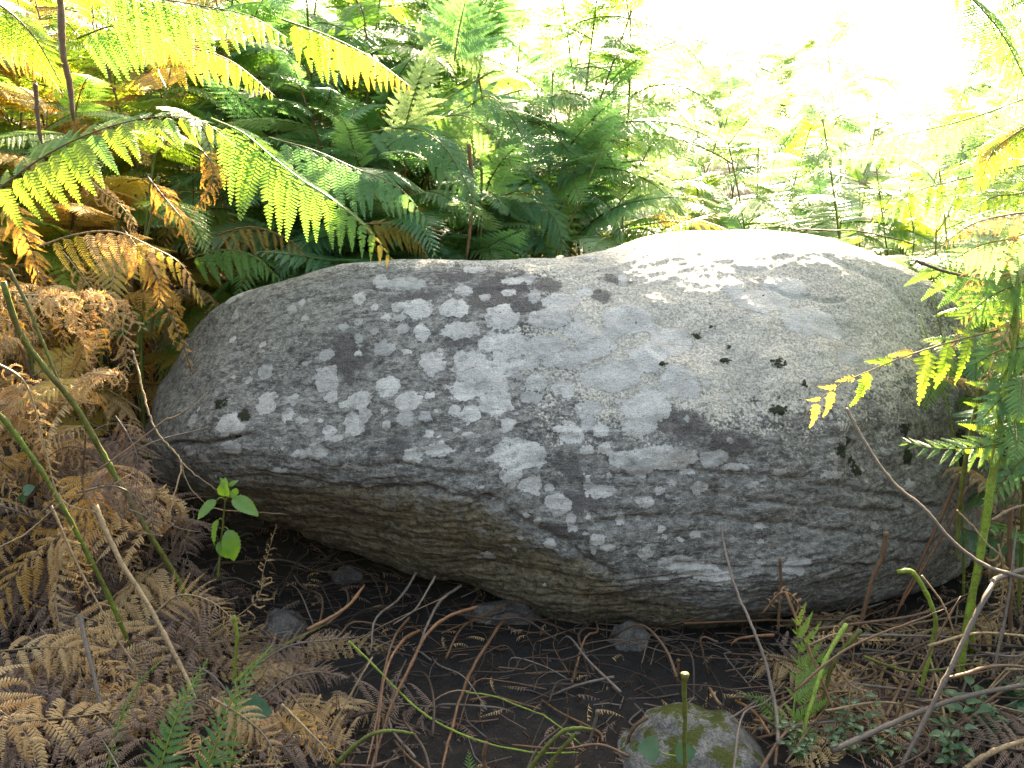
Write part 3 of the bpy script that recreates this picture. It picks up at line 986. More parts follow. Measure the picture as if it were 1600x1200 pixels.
# ------------------------------------------------------------------ whole plants
def joined_frond(n, L, droop, kindargs, mats_seed, mat, length=1.0, side=0.1, tip=0.1, shape=1.6, stem=None, jit=0.15):
    """a blade with its leaflets as one mesh, for plants standing further off; along +X, upper side +Z, length 1"""
    q = random.Random(mats_seed)
    ang = 0
    C = [np.zeros(3)]
    ns = 20
    for i in range(ns):
        t = i / ns
        p = -droop * t * 1.2
        y = side * math.sin(t * 3)
        C.append(C[-1] + np.array([math.cos(p) * math.cos(y), math.cos(p) * math.sin(y), math.sin(p)]) / ns)
    C = np.array(C)
    lib = [pinna_vf(seed=mats_seed * 31 + k, **kindargs) for k in range(3)]
    lib = [(np.array(v), f) for v, f in lib]
    V, F = tube_vf(C, np.linspace(0.007, 0.002, len(C)), 4)
    V = [np.array(V)]
    off = len(V[0])
    F = list(F)
    nst = len(F)
    for c, X, Z, s, rt in frond_stations(C, L, n, (1, 1), q, 0.04, 68, (0, 0, 1), 0.12, jit, tip, shape):
        M = np.array(frame_M(X, Z, c, s, rt))
        v, f = lib[q.randrange(3)]
        V.append(v @ M[:3, :3].T + M[:3, 3])
        F += [tuple(a + off for a in g) for g in f]
        off += len(v)
    me = mk_mesh('frond', np.vstack(V), F, LM[mat])
    me.materials.append(SM[stem or STEM_FOR[mat]])
    mi = np.zeros(len(me.polygons), np.int32); mi[:nst] = 1
    me.polygons.foreach_set('material_index', mi)
    return me


def recolour(me, mat):
    c = me.copy()
    c.materials[0] = LM[mat]
    c.materials[1] = SM[STEM_FOR[mat]]
    return c


_green = [joined_frond(19, 0.33, d, dict(n=14, w=0.18, droop=0.25, side=0.15, pdroop=0.25, detail=1), 40 + i, 'green', side=s)
          for i, (d, s) in enumerate([(0.35, 0.1), (0.8, 0.2), (1.1, -0.1), (0.6, -0.25), (1.4, 0.1)])]
_dry = [joined_frond(17, 0.29, d, dict(n=15, w=0.14, droop=0.5, side=0.3, curl=cu, pdroop=0.6, detail=1, gap=0.65, jit=0.3), 60 + i, 'gold', side=s, jit=0.4)
        for i, (d, s, cu) in enumerate([(0.9, 0.3, 1.2), (1.4, -0.3, 2.2), (0.6, 0.4, 0.6), (1.8, 0.2, 3.0)])]
FP = {'green': _green, 'dry_gold': _dry}
for c in ('teal', 'lime', 'yellow', 'sun', 'gold'):
    FP[c] = [recolour(m, c) for m in _green]
for c in ('tan', 'dead'):
    FP['dry_' + c] = [recolour(m, c) for m in _dry]

STEMV = {}


def stem_variant(mat, k):
    key = (mat, k)
    if key not in STEMV:
        q = random.Random(k * 5 + 1)
        bx, by = q.uniform(-0.12, 0.12), q.uniform(-0.12, 0.12)
        C = np.array([[bx * math.sin(t * 2.6) * 0.5 + 0.05 * t * t, by * math.sin(t * 2.1) * 0.5, t] for t in np.linspace(0, 1, 12)])
        V, F = tube_vf(C, np.linspace(0.0052, 0.0016, 12), 6)
        STEMV[key] = (mk_mesh('stem', V, F, SM[mat], True), C)
    return STEMV[key]


def blocked(p):
    """would this point stand between the camera and the boulder or the dark hollow below it?"""
    if p[1] > 2.78:
        return False
    if p[1] < 1.6:
        return True
    px, py = proj(p)
    return (255 < px < 1500 and py > 395) if py > 640 else (255 < px < 1455 and py > 395)


nplants = 0


def zone_label(x, y, H, look):
    px = 800 + FPX * x / (y * math.cos(PITCH) + 0.1)
    if y < 2.95 or (px < 430 and y < 4.3):
        place = 'outside the left edge' if px < -20 else 'at the left edge' if px < 90 else 'under the broad yellow-green frond' if px < 230 else 'above the left shoulder of the boulder' if px < 460 else 'beside the right end of the boulder'
    else:
        place = ('over the left edge' if px < 80 else 'above the left end of the boulder' if px < 330 else 'above the left shoulder of the boulder' if px < 520 else 'left of the russet stem' if px < 730
                 else 'behind the dip in the boulder top' if px < 900 else 'in the bright gap' if px < 1060 else 'behind the boulder crest' if px < 1240 else 'behind the right shoulder of the boulder' if px < 1460 else 'above the right end of the boulder' if px < 1620 else 'beyond the right edge')
    dist = 'near' if y < 3.3 else 'set back' if y < 4.2 else 'farther back' if y < 6 else 'high on the slope' if y < 9 else 'on the crest of the slope'
    return '%s %s bracken %s, %s' % ('tall' if H > 1.5 else 'short' if H < 1.1 else 'middling', look, dist, place)


def plant(x, y, H, lean, mix, label, group, q, nf=7, fl=0.5, stem='green', drymix=None, facing=0.6):
    """mix: list of colour keys for the blades"""
    global nplants
    z = float(ground_z(x, y)) - 0.02
    root = empty('bracken_plant', (x, y, z))
    la = q.uniform(0, 6.28)
    k = q.randrange(6)
    sm, C = stem_variant(stem, k)
    M = Matrix.Rotation(la, 4, 'Z') @ Matrix.Rotation(lean * q.uniform(0.3, 1), 4, 'Y') @ Matrix.Scale(H, 4)
    made = 0
    for i in range(nf):
        t = 0.28 + 0.70 * (i / max(1, nf - 1)) ** 0.8
        c = C[min(int(t * 11), 10)] * (1 - (t * 11) % 1) + C[min(int(t * 11) + 1, 11)] * ((t * 11) % 1)
        p = M @ Vector(c)
        az = la + (i % 2) * math.pi + q.uniform(-0.7, 0.7) + 1.57
        if q.random() < facing and y > 2.8:
            az = -1.57 + q.uniform(-1.1, 1.1)
        el = R(q.uniform(5, 40)) if i < nf - 1 else R(60)
        X = np.array([math.cos(az) * math.cos(el), math.sin(az) * math.cos(el), math.sin(el)])
        Z = np.array([-math.cos(az) * math.sin(el), -math.sin(az) * math.sin(el), math.cos(el)])
        ln = fl * (1.08 - 0.5 * (t - 0.28) / 0.70) * q.uniform(0.8, 1.15)
        tipw = np.array([x, y, z]) + np.array(p) + X * ln * 0.9 + np.array([0, 0, -0.25 * ln])
        midw = np.array([x, y, z]) + np.array(p) + X * ln * 0.5
        if blocked(tipw) or blocked(midw) or np.linalg.norm(tipw - CAMP) < 1.25:
            continue
        if z + p.z > CAM_Z + 0.26 * y + 0.5:
            pass
        col = mix[q.randrange(len(mix))]
        if drymix and t < 0.55 and q.random() < 0.7:
            col = drymix[q.randrange(len(drymix))]
        pool = FP[col]
        put('frond', pool[q.randrange(len(pool))], root, frame_M(X, Z, np.array(p), ln, q.uniform(-0.5, 0.5)))
        made += 1
    if made == 0:
        bpy.data.objects.remove(root)
        return None
    put('stem', sm, root, M)
    tag(root, zone_label(x, y, H, label), 'bracken', group)
    nplants += 1
    return root


def scatter(num, xr, yr, H, mix, label, group, seed, fl=(0.42, 0.6), nf=7, stem=('green',), drymix=None, lean=0.25, pxr=None, mind=0.16, facing=0.6, clear=True):
    q = random.Random(seed)
    pts = []
    tries = 0
    while len(pts) < num and tries < num * 40:
        tries += 1
        y = q.uniform(*yr)
        if pxr:
            px = q.uniform(*pxr)
            x = (px - 800) / FPX * y
        else:
            x = q.uniform(*xr)
        if any((x - a) ** 2 + (y - b) ** 2 < mind ** 2 for a, b in pts):
            continue
        if clear and y < 3.35 and -1.0 < x < 1.25 and y > 2.0:
            continue
        pts.append((x, y))
        plant(x, y, q.uniform(*H), lean, mix, label, group, q, nf, q.uniform(*fl), stem[q.randrange(len(stem))], drymix, facing)


#SCATTER
# --- behind and left of the boulder: shaded green and yellowing plants
scatter(38, None, (3.2, 4.5), (1.25, 1.95), ['teal', 'green', 'teal', 'green', 'teal'], 'bluish green',
        'green bracken behind the boulder', 21, pxr=(400, 960), stem=('green', 'red', 'brown'), drymix=['yellow', 'dry_gold', 'lime', 'green'], nf=14, fl=(0.5, 0.7))
scatter(36, None, (2.65, 4.3), (1.15, 1.75), ['lime', 'yellow', 'green', 'lime', 'gold'], 'yellowing',
        'yellowing bracken at the upper left', 22, pxr=(-250, 430), stem=('green', 'brown', 'red'), drymix=['dry_gold', 'dry_gold', 'yellow', 'dry_tan'], nf=15, fl=(0.45, 0.62))
scatter(26, None, (4.4, 6.5), (1.1, 1.55), ['lime', 'green', 'green', 'sun'], 'bright green',
        'tall bracken on the left bank', 23, pxr=(-200, 850), stem=('green',), drymix=['dry_gold', 'yellow', 'green'], nf=12, fl=(0.6, 0.8))
# --- the sunlit slope to the right
scatter(46, None, (3.4, 5.4), (0.7, 1.35), ['sun', 'teal', 'lime', 'sun'], 'pale sunlit',
        'sunlit bracken behind the boulder', 24, pxr=(880, 1900), stem=('fresh', 'green'), nf=11, fl=(0.45, 0.65), drymix=['yellow', 'lime', 'sun'])
scatter(36, None, (5.4, 9.0), (1.0, 1.6), ['sun', 'sun', 'sun', 'sun', 'teal'], 'pale sunlit',
        'bracken far up the slope', 25, pxr=(700, 1900), stem=('fresh',), nf=10, fl=(0.6, 0.85), mind=0.3)
scatter(20, None, (9.0, 13.0), (1.1, 1.7), ['sun', 'sun', 'lime'], 'washed-out',
        'bracken on the crest', 26, pxr=(500, 1900), stem=('fresh',), nf=9, fl=(0.7, 1.0), mind=0.4)
scatter(20, (1.2, 2.4), (2.5, 3.8), (0.8, 1.3), ['green', 'green', 'sun', 'teal'], 'green',
        'bracken at the right end', 27, stem=('green', 'fresh', 'brown'), drymix=['dry_tan', 'dry_gold', 'yellow'], nf=10, fl=(0.35, 0.5))
scatter(18, (-2.2, -1.0), (2.0, 2.9), (0.6, 1.15), ['dry_gold', 'dry_tan', 'dry_gold', 'yellow'], 'withered golden',
        'withered bracken at the left end', 28, stem=('green', 'brown', 'red'), nf=9, fl=(0.3, 0.45), drymix=['dry_tan', 'dry_dead'])
scatter(18, None, (3.1, 3.4), (0.95, 1.45), ['teal', 'teal', 'green', 'sun'], 'freshly drooping', 'green bracken behind the boulder', 31, pxr=(440, 930), stem=('green', 'red'), nf=14, fl=(0.45, 0.6), facing=0.95, clear=False, mind=0.1)
scatter(9, None, (2.05, 2.6), (0.75, 1.1), ['green', 'lime', 'teal', 'dry_tan'], 'mixed green and tan', 'bracken at the right end', 32, pxr=(1545, 1720), stem=('green', 'fresh'), nf=10, fl=(0.28, 0.42), drymix=['dry_tan', 'green', 'dry_dead'], clear=False, mind=0.08)
print('plants', nplants)

#PART2
# ------------------------------------------------------------------ single fronds one can point to
GL = 'fronds over the left of the boulder'
GR = 'fronds over the right end of the boulder'
GD = 'dead fronds in the foreground'
F_ = frond
# left and centre, behind and over the boulder
F_([(-30, 315, 2.15), (60, 250, 2.15), (130, 213, 2.15), (200, 190, 2.16), (260, 182, 2.18), (320, 192, 2.2), (382, 240, 2.2)], 'lime',
   'broad yellow-green frond arching across the upper left over golden fronds', 108, 15, 'broad', (0.62, 1.0), grav=0.38, jit=0.2, mix=0.15, tipmat='green', tipfrom=2, group=GL, stem='brown', angle=72)
F_([(330, 185, 2.45), (380, 208, 2.4), (425, 245, 2.36), (470, 280, 2.33), (510, 305, 2.3), (550, 335, 2.28), (585, 370, 2.27), (614, 408, 2.26)], 'green',
   'long green frond whose leaflets hang over the left shoulder of the boulder, its tip yellow', 132, 13, 'flat', (0.42, 1.0), grav=0.75, group=GL, stem='fresh', tipmat='yellow', tipfrom=0.8, angle=70)
F_([(420, 215, 2.6), (490, 235, 2.6), (560, 265, 2.6), (620, 290, 2.58), (668, 345, 2.55)], 'teal',
   'bluish green frond just right of the yellow-tipped one, leaflets hanging straight', 105, 12, 'flat', (0.35, 1.0), grav=0.85, group=GL)
F_([(560, 210, 2.9), (640, 200, 2.85), (690, 225, 2.8), (725, 280, 2.75), (752, 352, 2.72)], 'teal',
   'fan-shaped bluish green frond curving down above the middle of the boulder', 100, 16, 'arch', (1.0, 1.0), normal=(0.2, -0.6, 0.8), grav=0.2, group=GL, angle=60)
F_([(700, 195, 3.0), (760, 150, 3.0), (800, 185, 2.98), (822, 235, 2.95), (832, 275, 2.93)], 'teal',
   'dense bluish green frond bending down to the right of the fan-shaped one', 85, 15, 'arch', (1.0, 0.9), normal=(0.2, -0.7, 0.7), grav=0.25, group=GL)
F_([(640, 195, 2.95), (720, 180, 2.9), (775, 215, 2.88), (800, 262, 2.86)], 'green',
   'narrow green frond crossing in front of the bending one above the boulder', 60, 14, 'arch', (0.9, 1.0), grav=0.3, group=GL)
F_([(770, 200, 3.1), (830, 190, 3.1), (880, 225, 3.1), (905, 290, 3.1), (915, 340, 3.1)], 'teal',
   'bluish frond at the edge of the bright gap behind the boulder', 90, 15, 'arch', (1.0, 1.0), normal=(-0.1, -0.7, 0.7), grav=0.25, group=GL)
F_([(760, 330, 3.0), (800, 300, 3.0), (840, 310, 3.0), (870, 350, 2.98), (880, 395, 2.96)], 'teal',
   'dark bluish frond low behind the dip of the boulder', 78, 14, 'arch', (1.0, 1.0), grav=0.3, group=GL)
F_([(640, 40, 3.0), (690, 50, 3.0), (730, 70, 3.0), (760, 120, 2.98)], 'sun',
   'sunlit whitish frond curling over at the top centre', 80, 13, 'arch', (1.0, 0.9), grav=0.25, group=GL)
F_([(710, 95, 2.95), (718, 40, 2.95), (730, -10, 2.95)], 'teal', 'upright bluish frond with leaflets spread like a ladder at the top centre', 80, 12, 'flat', (1, 1), grav=0.15, group=GL)
F_([(440, 30, 2.6), (510, 55, 2.6), (580, 90, 2.58), (645, 138, 2.56)], 'lime',
   'frond with long yellow hanging leaflets near the top left of centre', 84, 13, 'flat', (0.25, 1.0), grav=0.95, group=GL, tipmat='yellow', tipfrom=0.35)
F_([(150, -20, 2.4), (230, -5, 2.4), (310, 8, 2.4), (390, 25, 2.4), (450, 60, 2.4)], 'green',
   'green frond hanging its leaflets down from the top edge left', 115, 14, 'flat', (0.3, 1.0), grav=0.9, group=GL)
F_([(120, 60, 2.5), (180, 40, 2.5), (240, 50, 2.48), (290, 90, 2.46)], 'green',
   'short green frond below the top-left hanging one', 92, 11, 'broad', (0.3, 1.0), grav=0.8, group=GL)
F_([(210, 85, 2.7), (290, 75, 2.7), (360, 95, 2.7), (430, 150, 2.68)], 'yellow',
   'pale yellow frond above the broad yellow-green one', 72, 14, 'flat', (0.35, 1.0), grav=0.8, group=GL, tipmat='lime', tipfrom=0.6)
F_([(-40, -10, 2.0), (10, 15, 2.0), (55, 60, 2.0), (95, 130, 2.0)], 'lime',
   'yellow-green frond drooping in the top-left corner', 80, 13, 'flat', (0.7, 1.0), grav=0.5, group=GL)
F_([(-40, 70, 2.1), (0, 60, 2.1), (50, 80, 2.1), (98, 150, 2.08)], 'gold',
   'golden brown frond with fine drooping leaflets under the top-left corner', 62, 15, 'limp', (0.6, 1.0), grav=0.6, group=GL)
F_([(60, 385, 2.2), (120, 366, 2.2), (180, 362, 2.2), (235, 385, 2.2), (285, 415, 2.2), (320, 478, 2.2)], 'tan',
   'pale tan frond arching beside the left shoulder of the boulder', 82, 16, 'arch', (0.35, 1.0), grav=0.62, group=GL, mix=0.25, tipmat='yellow')
F_([(290, 405, 2.75), (345, 390, 2.74), (395, 400, 2.72), (442, 440, 2.7)], 'green',
   'small green frond lying just behind the left shoulder of the boulder', 62, 9, 'broad', (0.4, 1.0), grav=0.7, group=GL)
F_([(330, 370, 2.85), (390, 355, 2.85), (450, 375, 2.85), (500, 420, 2.85)], 'gold',
   'golden curled frond behind the small green one', 60, 13, 'dry', (0.6, 1.0), grav=0.6, group=GL)
F_([(560, 350, 2.8), (610, 350, 2.8), (645, 365, 2.78), (668, 402, 2.76)], 'yellow',
   'yellow frond tip curving down onto the top of the boulder', 55, 11, 'arch', (0.6, 1.0), grav=0.4, group=GL)
F_([(660, 320, 2.95), (700, 305, 2.95), (745, 320, 2.93)], 'lime', 'short yellow-green frond behind the russet stem', 50, 10, 'flat', (0.5, 1.0), grav=0.5, group=GL)
F_([(830, 400, 3.1), (860, 350, 3.1), (890, 300, 3.1), (915, 270, 3.1)], 'lime', 'yellow-green frond leaning up beside the bright gap', 62, 11, 'flat', (1, 1), grav=0.1, group=GL, stem='green')
F_([(1000, 352, 3.05), (1050, 346, 3.05), (1110, 352, 3.05)], 'lime', 'narrow frond lying along the crest of the boulder', 26, 16, 'flat', (0.7, 0.7), grav=0.0, group=GL, angle=85)
F_([(1000, 260, 3.6), (1020, 225, 3.6), (1050, 215, 3.6), (1075, 245, 3.6)], 'sun', 'small frond with a hooked tip in the bright gap', 55, 10, 'arch', (1, 1), grav=0.3, group=GL)
F_([(940, 195, 3.5), (985, 170, 3.5), (1040, 165, 3.5), (1085, 200, 3.5)], 'sun', 'pale frond spread over the hooked one in the bright gap', 60, 12, 'flat', (1, 1), grav=0.35, group=GL)
for k, (a, b, c, d) in enumerate([(250, 300, 300, 400), (150, 290, 215, 370), (330, 255, 300, 330), (210, 380, 250, 480), (120, 420, 170, 540), (70, 440, 95, 590), (20, 330, 60, 480), (175, 470, 190, 620), (-10, 400, 40, 560), (130, 540, 60, 640)]):
    F_([(a - 20, b - 25, 2.35), (a, b, 2.33), ((a + c) / 2 + 14, (b + d) / 2, 2.3), (c, d, 2.28)], ['gold', 'tan', 'gold'][k % 3],
       ['golden curled frond hanging under the broad yellow-green frond', 'golden frond hanging at the left edge below the broad one', 'curled golden frond in the gap behind the green tips',
        'golden frond hanging beneath the pale tan arching one', 'ringlet-curled golden frond left of the boulder', 'long curled golden frond near the left edge', 'pale drooping frond against the left edge',
        'tightly curled orange frond hanging by the left end of the boulder', 'tan frond drooping off the left edge above the green stems', 'tan curled frond across the thick green stem'][k],
       48 + 4 * (k % 4), 15, ['limp', 'curl', 'curl'][k % 3], (0.9, 1), grav=0.35, jit=0.35, group=GL, r=0.0018)
# right end
F_([(1560, 515, 2.02), (1490, 533, 2.0), (1420, 555, 1.98), (1370, 575, 1.97), (1320, 597, 1.96), (1280, 625, 1.96), (1252, 655, 1.96)], 'lime',
   'sparse yellow frond reaching left across the right part of the boulder', 105, 9, 'stub', (1.0, 0.5), grav=0.55, jit=0.3, group=GR, mix=0.35, tipmat='yellow', tipfrom=0.55, angle=70, keep=0.8, tip=0.3, normal=(0.0, -1, 0.15), stem='straw')
F_([(1640, 500, 2.15), (1570, 468, 2.15), (1510, 430, 2.13), (1465, 415, 2.12)], 'green',
   'thin green frond with long leaflets reaching left over the upper right shoulder', 118, 5, 'flat', (1.0, 0.6), grav=0.25, group=GR, angle=45, tip=0.6)
F_([(1590, 340, 2.1), (1545, 372, 2.08), (1525, 430, 2.06), (1510, 490, 2.05), (1485, 555, 2.05)], 'tan',
   'orange withered frond hanging down beside the right shoulder', 52, 15, 'limp', (1, 0.9), grav=0.3, jit=0.3, group=GR)
F_([(1552, 760, 2.0), (1572, 660, 2.0), (1588, 560, 2.0), (1592, 470, 2.0), (1588, 390, 2.0)], 'lime',
   'upright frond with level sunlit leaflets on the bright right stem', 88, 9, 'flat', (0.9, 1.0), normal=(0.0, -0.45, 0.9), grav=0.05, group=GR, angle=85, stem='fresh', r=0.0042, tip=0.35)
F_([(1640, 690, 1.95), (1580, 690, 1.95), (1520, 700, 1.95), (1455, 700, 1.95), (1415, 690, 1.95)], 'green',
   'low green frond poking left over the mossy right foot of the boulder', 62, 9, 'flat', (0.9, 0.9), normal=(0.1, -0.7, 0.7), grav=0.05, group=GR, angle=52, tip=0.3)
F_([(1620, 540, 2.1), (1585, 600, 2.1), (1555, 670, 2.1), (1535, 740, 2.1)], 'teal',
   'bluish frond hanging behind the bright right stem', 58, 12, 'flat', (1, 0.8), grav=0.4, group=GR)
F_([(1660, 130, 2.6), (1560, 170, 2.6), (1480, 195, 2.6), (1390, 215, 2.6), (1310, 240, 2.6), (1245, 280, 2.6)], 'sun',
   'long pale sunlit frond arching left from the right edge', 88, 17, 'flat', (1.0, 0.3), grav=0.7, group=GR)
F_([(1660, 250, 2.4), (1580, 262, 2.4), (1500, 280, 2.4), (1430, 300, 2.4), (1360, 345, 2.4)], 'sun',
   'second pale frond arching left below the long one', 85, 14, 'flat', (1.0, 0.4), grav=0.7, group=GR, mix=0.25, tipmat='lime', tipfrom=0.9)
F_([(1660, 170, 2.3), (1600, 200, 2.3), (1550, 240, 2.3), (1530, 300, 2.3)], 'yellow',
   'yellow frond drooping at the right edge', 85, 12, 'broad', (0.8, 0.8), grav=0.6, group=GR, mix=0.4, tipmat='lime')
F_([(1480, -40, 2.4), (1530, 10, 2.4), (1570, 60, 2.4), (1610, 140, 2.4)], 'green',
   'green frond coming down in the top-right corner', 100, 14, 'arch', (0.9, 1.0), grav=0.3, group=GR)
F_([(1640, 330, 2.0), (1580, 335, 2.0), (1520, 350, 2.0), (1470, 385, 2.0)], 'tan',
   'pinkish tan withered frond over the right shoulder, lit by the sun', 62, 14, 'limp', (1.0, 0.5), grav=0.4, jit=0.3, group=GR)
F_([(1640, 400, 2.0), (1600, 405, 2.0), (1580, 440, 2.0), (1592, 490, 2.0)], 'tan', 'curled tan frond at the right edge below the pinkish one', 50, 13, 'curl', (1, 1), grav=0.3, jit=0.35, group=GR)
F_([(1600, 740, 2.1), (1575, 800, 2.1), (1560, 880, 2.1), (1570, 960, 2.1)], 'dead', 'grey-brown dead frond among the stems at the right', 45, 14, 'dry', (1, 1), grav=0.3, jit=0.35, group=GR)
F_([(1560, 850, 1.95), (1568, 900, 1.95), (1560, 960, 1.95), (1525, 1000, 1.95)], 'tan', 'tan curled frond hanging over the bent stalk at the right', 42, 12, 'curl', (1, 1), grav=0.3, jit=0.3, group=GR)
F_([(1490, 760, 2.2), (1480, 810, 2.2), (1500, 860, 2.2)], 'dead', 'small dead frond tucked against the right foot of the boulder', 30, 12, 'dry', (1, 1), grav=0.3, jit=0.3, group=GR)
for k, (a, b, c, d, m) in enumerate([(1640, 420, 1540, 480, 'green'), (1640, 600, 1560, 640, 'green'), (1650, 460, 1560, 560, 'sun'), (1600, 300, 1510, 330, 'lime'), (1660, 640, 1590, 760, 'green'),
                                     (1560, 400, 1500, 470, 'green'), (1650, 540, 1540, 590, 'green'), (1640, 380, 1500, 400, 'gold'), (1660, 760, 1600, 830, 'tan'), (1600, 480, 1520, 620, 'gold')]):
    F_([(a + 40, b - 40, 2.25), (a, b, 2.22), ((a + c) / 2, (b + d) / 2 - 8, 2.2), (c, d, 2.17)], m,
       ['green frond behind the bright right stem at its top', 'green frond low at the right edge', 'pale sunlit frond at the right edge behind the curled tan one', 'yellow-green frond just over the right shoulder',
        'green frond drooping at the right edge beside the olive stem', 'green frond touching the right shoulder of the boulder', 'green frond crossing behind the dark green stem', 'golden frond over the right shoulder beneath the tan one',
        'tan dead frond at the right edge by the twigs', 'golden curled frond hanging behind the right stems'][k],
       [75, 70, 80, 70, 75, 62, 70, 55, 50, 48][k], 12, 'curl' if k == 9 else ('dry' if m in ('gold', 'tan') else 'arch'), (1, 1), grav=0.3, jit=0.25, group=GR)
for k, (a, b, c, d, m) in enumerate([(1600, 440, 1500, 500, 'green'), (1600, 600, 1530, 660, 'teal'), (1610, 540, 1520, 570, 'green'), (1590, 370, 1480, 410, 'sun'), (1620, 700, 1540, 790, 'teal'), (1590, 490, 1535, 610, 'tan')]):
    F_([(a + 60, b - 30, 2.02), (a, b, 2.0), ((a + c) / 2, (b + d) / 2 - 8, 1.98), (c, d, 1.97)], m,
       ['green frond over the dark green stem at the right end of the boulder', 'bluish frond over the bright right stem low down', 'green frond crossing the bright right stem', 'pale frond over the right shoulder of the boulder',
        'bluish frond lowest at the right edge', 'tan frond hanging beside the bright right stem'][k],
       [85, 80, 80, 90, 70, 50][k], 11, 'limp' if m == 'tan' else 'flat', (1, 1), normal=(-0.2, -0.9, 0.4), grav=0.25, jit=0.2, group=GR)
for k, (a, b, c, d, m) in enumerate([(1640, -20, 1560, 90, 'green'), (1660, 60, 1570, 160, 'sun'), (1620, 220, 1500, 240, 'green'), (1560, -60, 1440, 40, 'sun')]):
    F_([(a + 70, b - 50, 2.5), (a, b, 2.5), ((a + c) / 2, (b + d) / 2 - 12, 2.5), (c, d, 2.5)], m,
       ['green frond drooping from the top-right corner outside the corner one', 'pale frond under the green ones of the top-right corner', 'green frond in front of the long pale arching one', 'pale frond left of the green top-right ones'][k],
       [95, 90, 75, 80][k], 13, 'arch', (1, 1), normal=(-0.2, -0.9, 0.4), grav=0.3, jit=0.2, group=GR)
# low foreground
F_([(1236, 1150, 1.72), (1240, 1110, 1.74), (1244, 1070, 1.76), (1248, 1020, 1.78), (1243, 968, 1.78)], 'lime',
   'young bright green frond standing in front of the right underside of the boulder', 95, 6, 'flat', (0.3, 1.0), normal=(0.1, -1, 0.2), grav=-0.1, group=GD, angle=60, tip=0.4, stem='fresh')
F_([(1235, 1150, 1.73), (1205, 1110, 1.72), (1180, 1090, 1.7), (1150, 1083, 1.7)], 'green', 'narrow green frond tip pointing left from the foot of the young one', 26, 14, 'flat', (1, 1), normal=(0, -0.8, 0.6), grav=0.1, group=GD, angle=70)
F_([(1240, 1140, 1.7), (1262, 1150, 1.68), (1285, 1190, 1.66)], 'green', 'pale blurred frond drooping at the foot of the young one', 32, 10, 'flat', (1, 0.8), grav=0.4, group=GD)
F_([(235, 1260, 1.55), (262, 1160, 1.58), (290, 1090, 1.6), (325, 1030, 1.62)], 'green', 'fresh green fern frond standing in the bottom left among dead fronds', 62, 15, 'flat', (0.8, 0.8), grav=0.25, group=GD, stem='fresh', angle=58)
F_([(300, 1270, 1.55), (335, 1170, 1.58), (370, 1080, 1.62), (425, 1008, 1.66)], 'green', 'taller green frond leaning right in the bottom left', 58, 16, 'flat', (0.8, 0.8), grav=0.2, group=GD, stem='fresh', angle=60)
F_([(165, 1250, 1.56), (180, 1150, 1.58), (215, 1070, 1.6), (255, 1030, 1.62)], 'green', 'thin green frond leftmost of the fresh ones in the bottom left', 26, 16, 'flat', (0.9, 0.9), grav=0.2, group=GD, stem='fresh')
F_([(350, 1270, 1.56), (360, 1190, 1.58), (370, 1130, 1.6), (365, 1085, 1.6)], 'green', 'short green frond rightmost of the fresh ones in the bottom left', 40, 12, 'arch', (0.9, 0.9), grav=0.3, group=GD, stem='fresh')
F_([(735, 1225, 1.56), (734, 1200, 1.57), (732, 1172, 1.58)], 'green', 'tiny green frond tip rising at the bottom centre', 17, 7, 'broad', (1, 1), grav=0.0, group=GD)
F_([(330, 985, 1.95), (375, 960, 1.97), (405, 930, 1.98), (412, 890, 2.0), (432, 820, 2.02)], 'tan', 'crooked orange dead sprig rising against the dark hollow', 38, 17, 'curl', (1, 1), grav=0.1, jit=0.5, group=GD, keep=0.75, r=0.0014)
F_([(80, 790, 1.8), (125, 890, 1.78), (185, 1000, 1.75), (215, 1060, 1.74), (195, 1180, 1.72)], 'tan', 'long golden dead frond with a pale stalk curling down the lower left', 45, 22, 'curl', (0.9, 1), grav=0.25, jit=0.4, group=GD, stem='straw')
F_([(-20, 560, 1.8), (40, 600, 1.8), (70, 700, 1.8), (95, 780, 1.78), (150, 800, 1.78)], 'tan', 'curled tan dead frond beside the lower green stem at the left edge', 52, 18, 'curl', (1, 0.8), grav=0.25, jit=0.4, group=GD)
F_([(240, 960, 1.9), (280, 930, 1.9), (330, 940, 1.9), (372, 975, 1.88)], 'tan', 'sunlit orange dead frond at the left of the hollow', 62, 14, 'dry', (1, 1), grav=0.2, jit=0.4, group=GD)
F_([(120, 770, 1.95), (180, 760, 1.95), (225, 790, 1.95), (245, 840, 1.95)], 'dead', 'flat grey dead frond spread below the thick green stem', 75, 16, 'dry', (1, 1), grav=0.2, jit=0.2, group=GD)
F_([(180, 650, 2.1), (200, 680, 2.08), (215, 720, 2.06), (210, 790, 2.05)], 'dead', 'rosy brown dead frond leaning on the left end of the boulder', 62, 16, 'dry', (1, 1), grav=0.3, jit=0.3, group=GD)
F_([(400, 1040, 1.75), (450, 1010, 1.76), (510, 1000, 1.77), (560, 995, 1.78)], 'dead', 'pale grey dead frond lying right of the fresh green ones', 55, 15, 'dry', (1, 1), grav=0.2, jit=0.3, group=GD)
F_([(410, 1090, 1.7), (450, 1060, 1.72), (500, 1050, 1.74), (545, 1060, 1.75)], 'dead', 'grey feathery dead frond below the pale grey one', 62, 16, 'dry', (1, 1), grav=0.2, jit=0.3, group=GD)
F_([(440, 1100, 1.62), (480, 1140, 1.6), (515, 1180, 1.58), (520, 1230, 1.56)], 'gold', 'golden curled dead frond at the bottom beside the grey heap', 52, 15, 'curl', (1, 1), grav=0.2, jit=0.4, group=GD, stem='straw')
F_([(330, 1090, 1.62), (380, 1120, 1.6), (420, 1160, 1.6), (440, 1230, 1.58)], 'tan', 'tan dead frond under the fresh green ones', 60, 15, 'limp', (1, 1), grav=0.2, jit=0.35, group=GD)
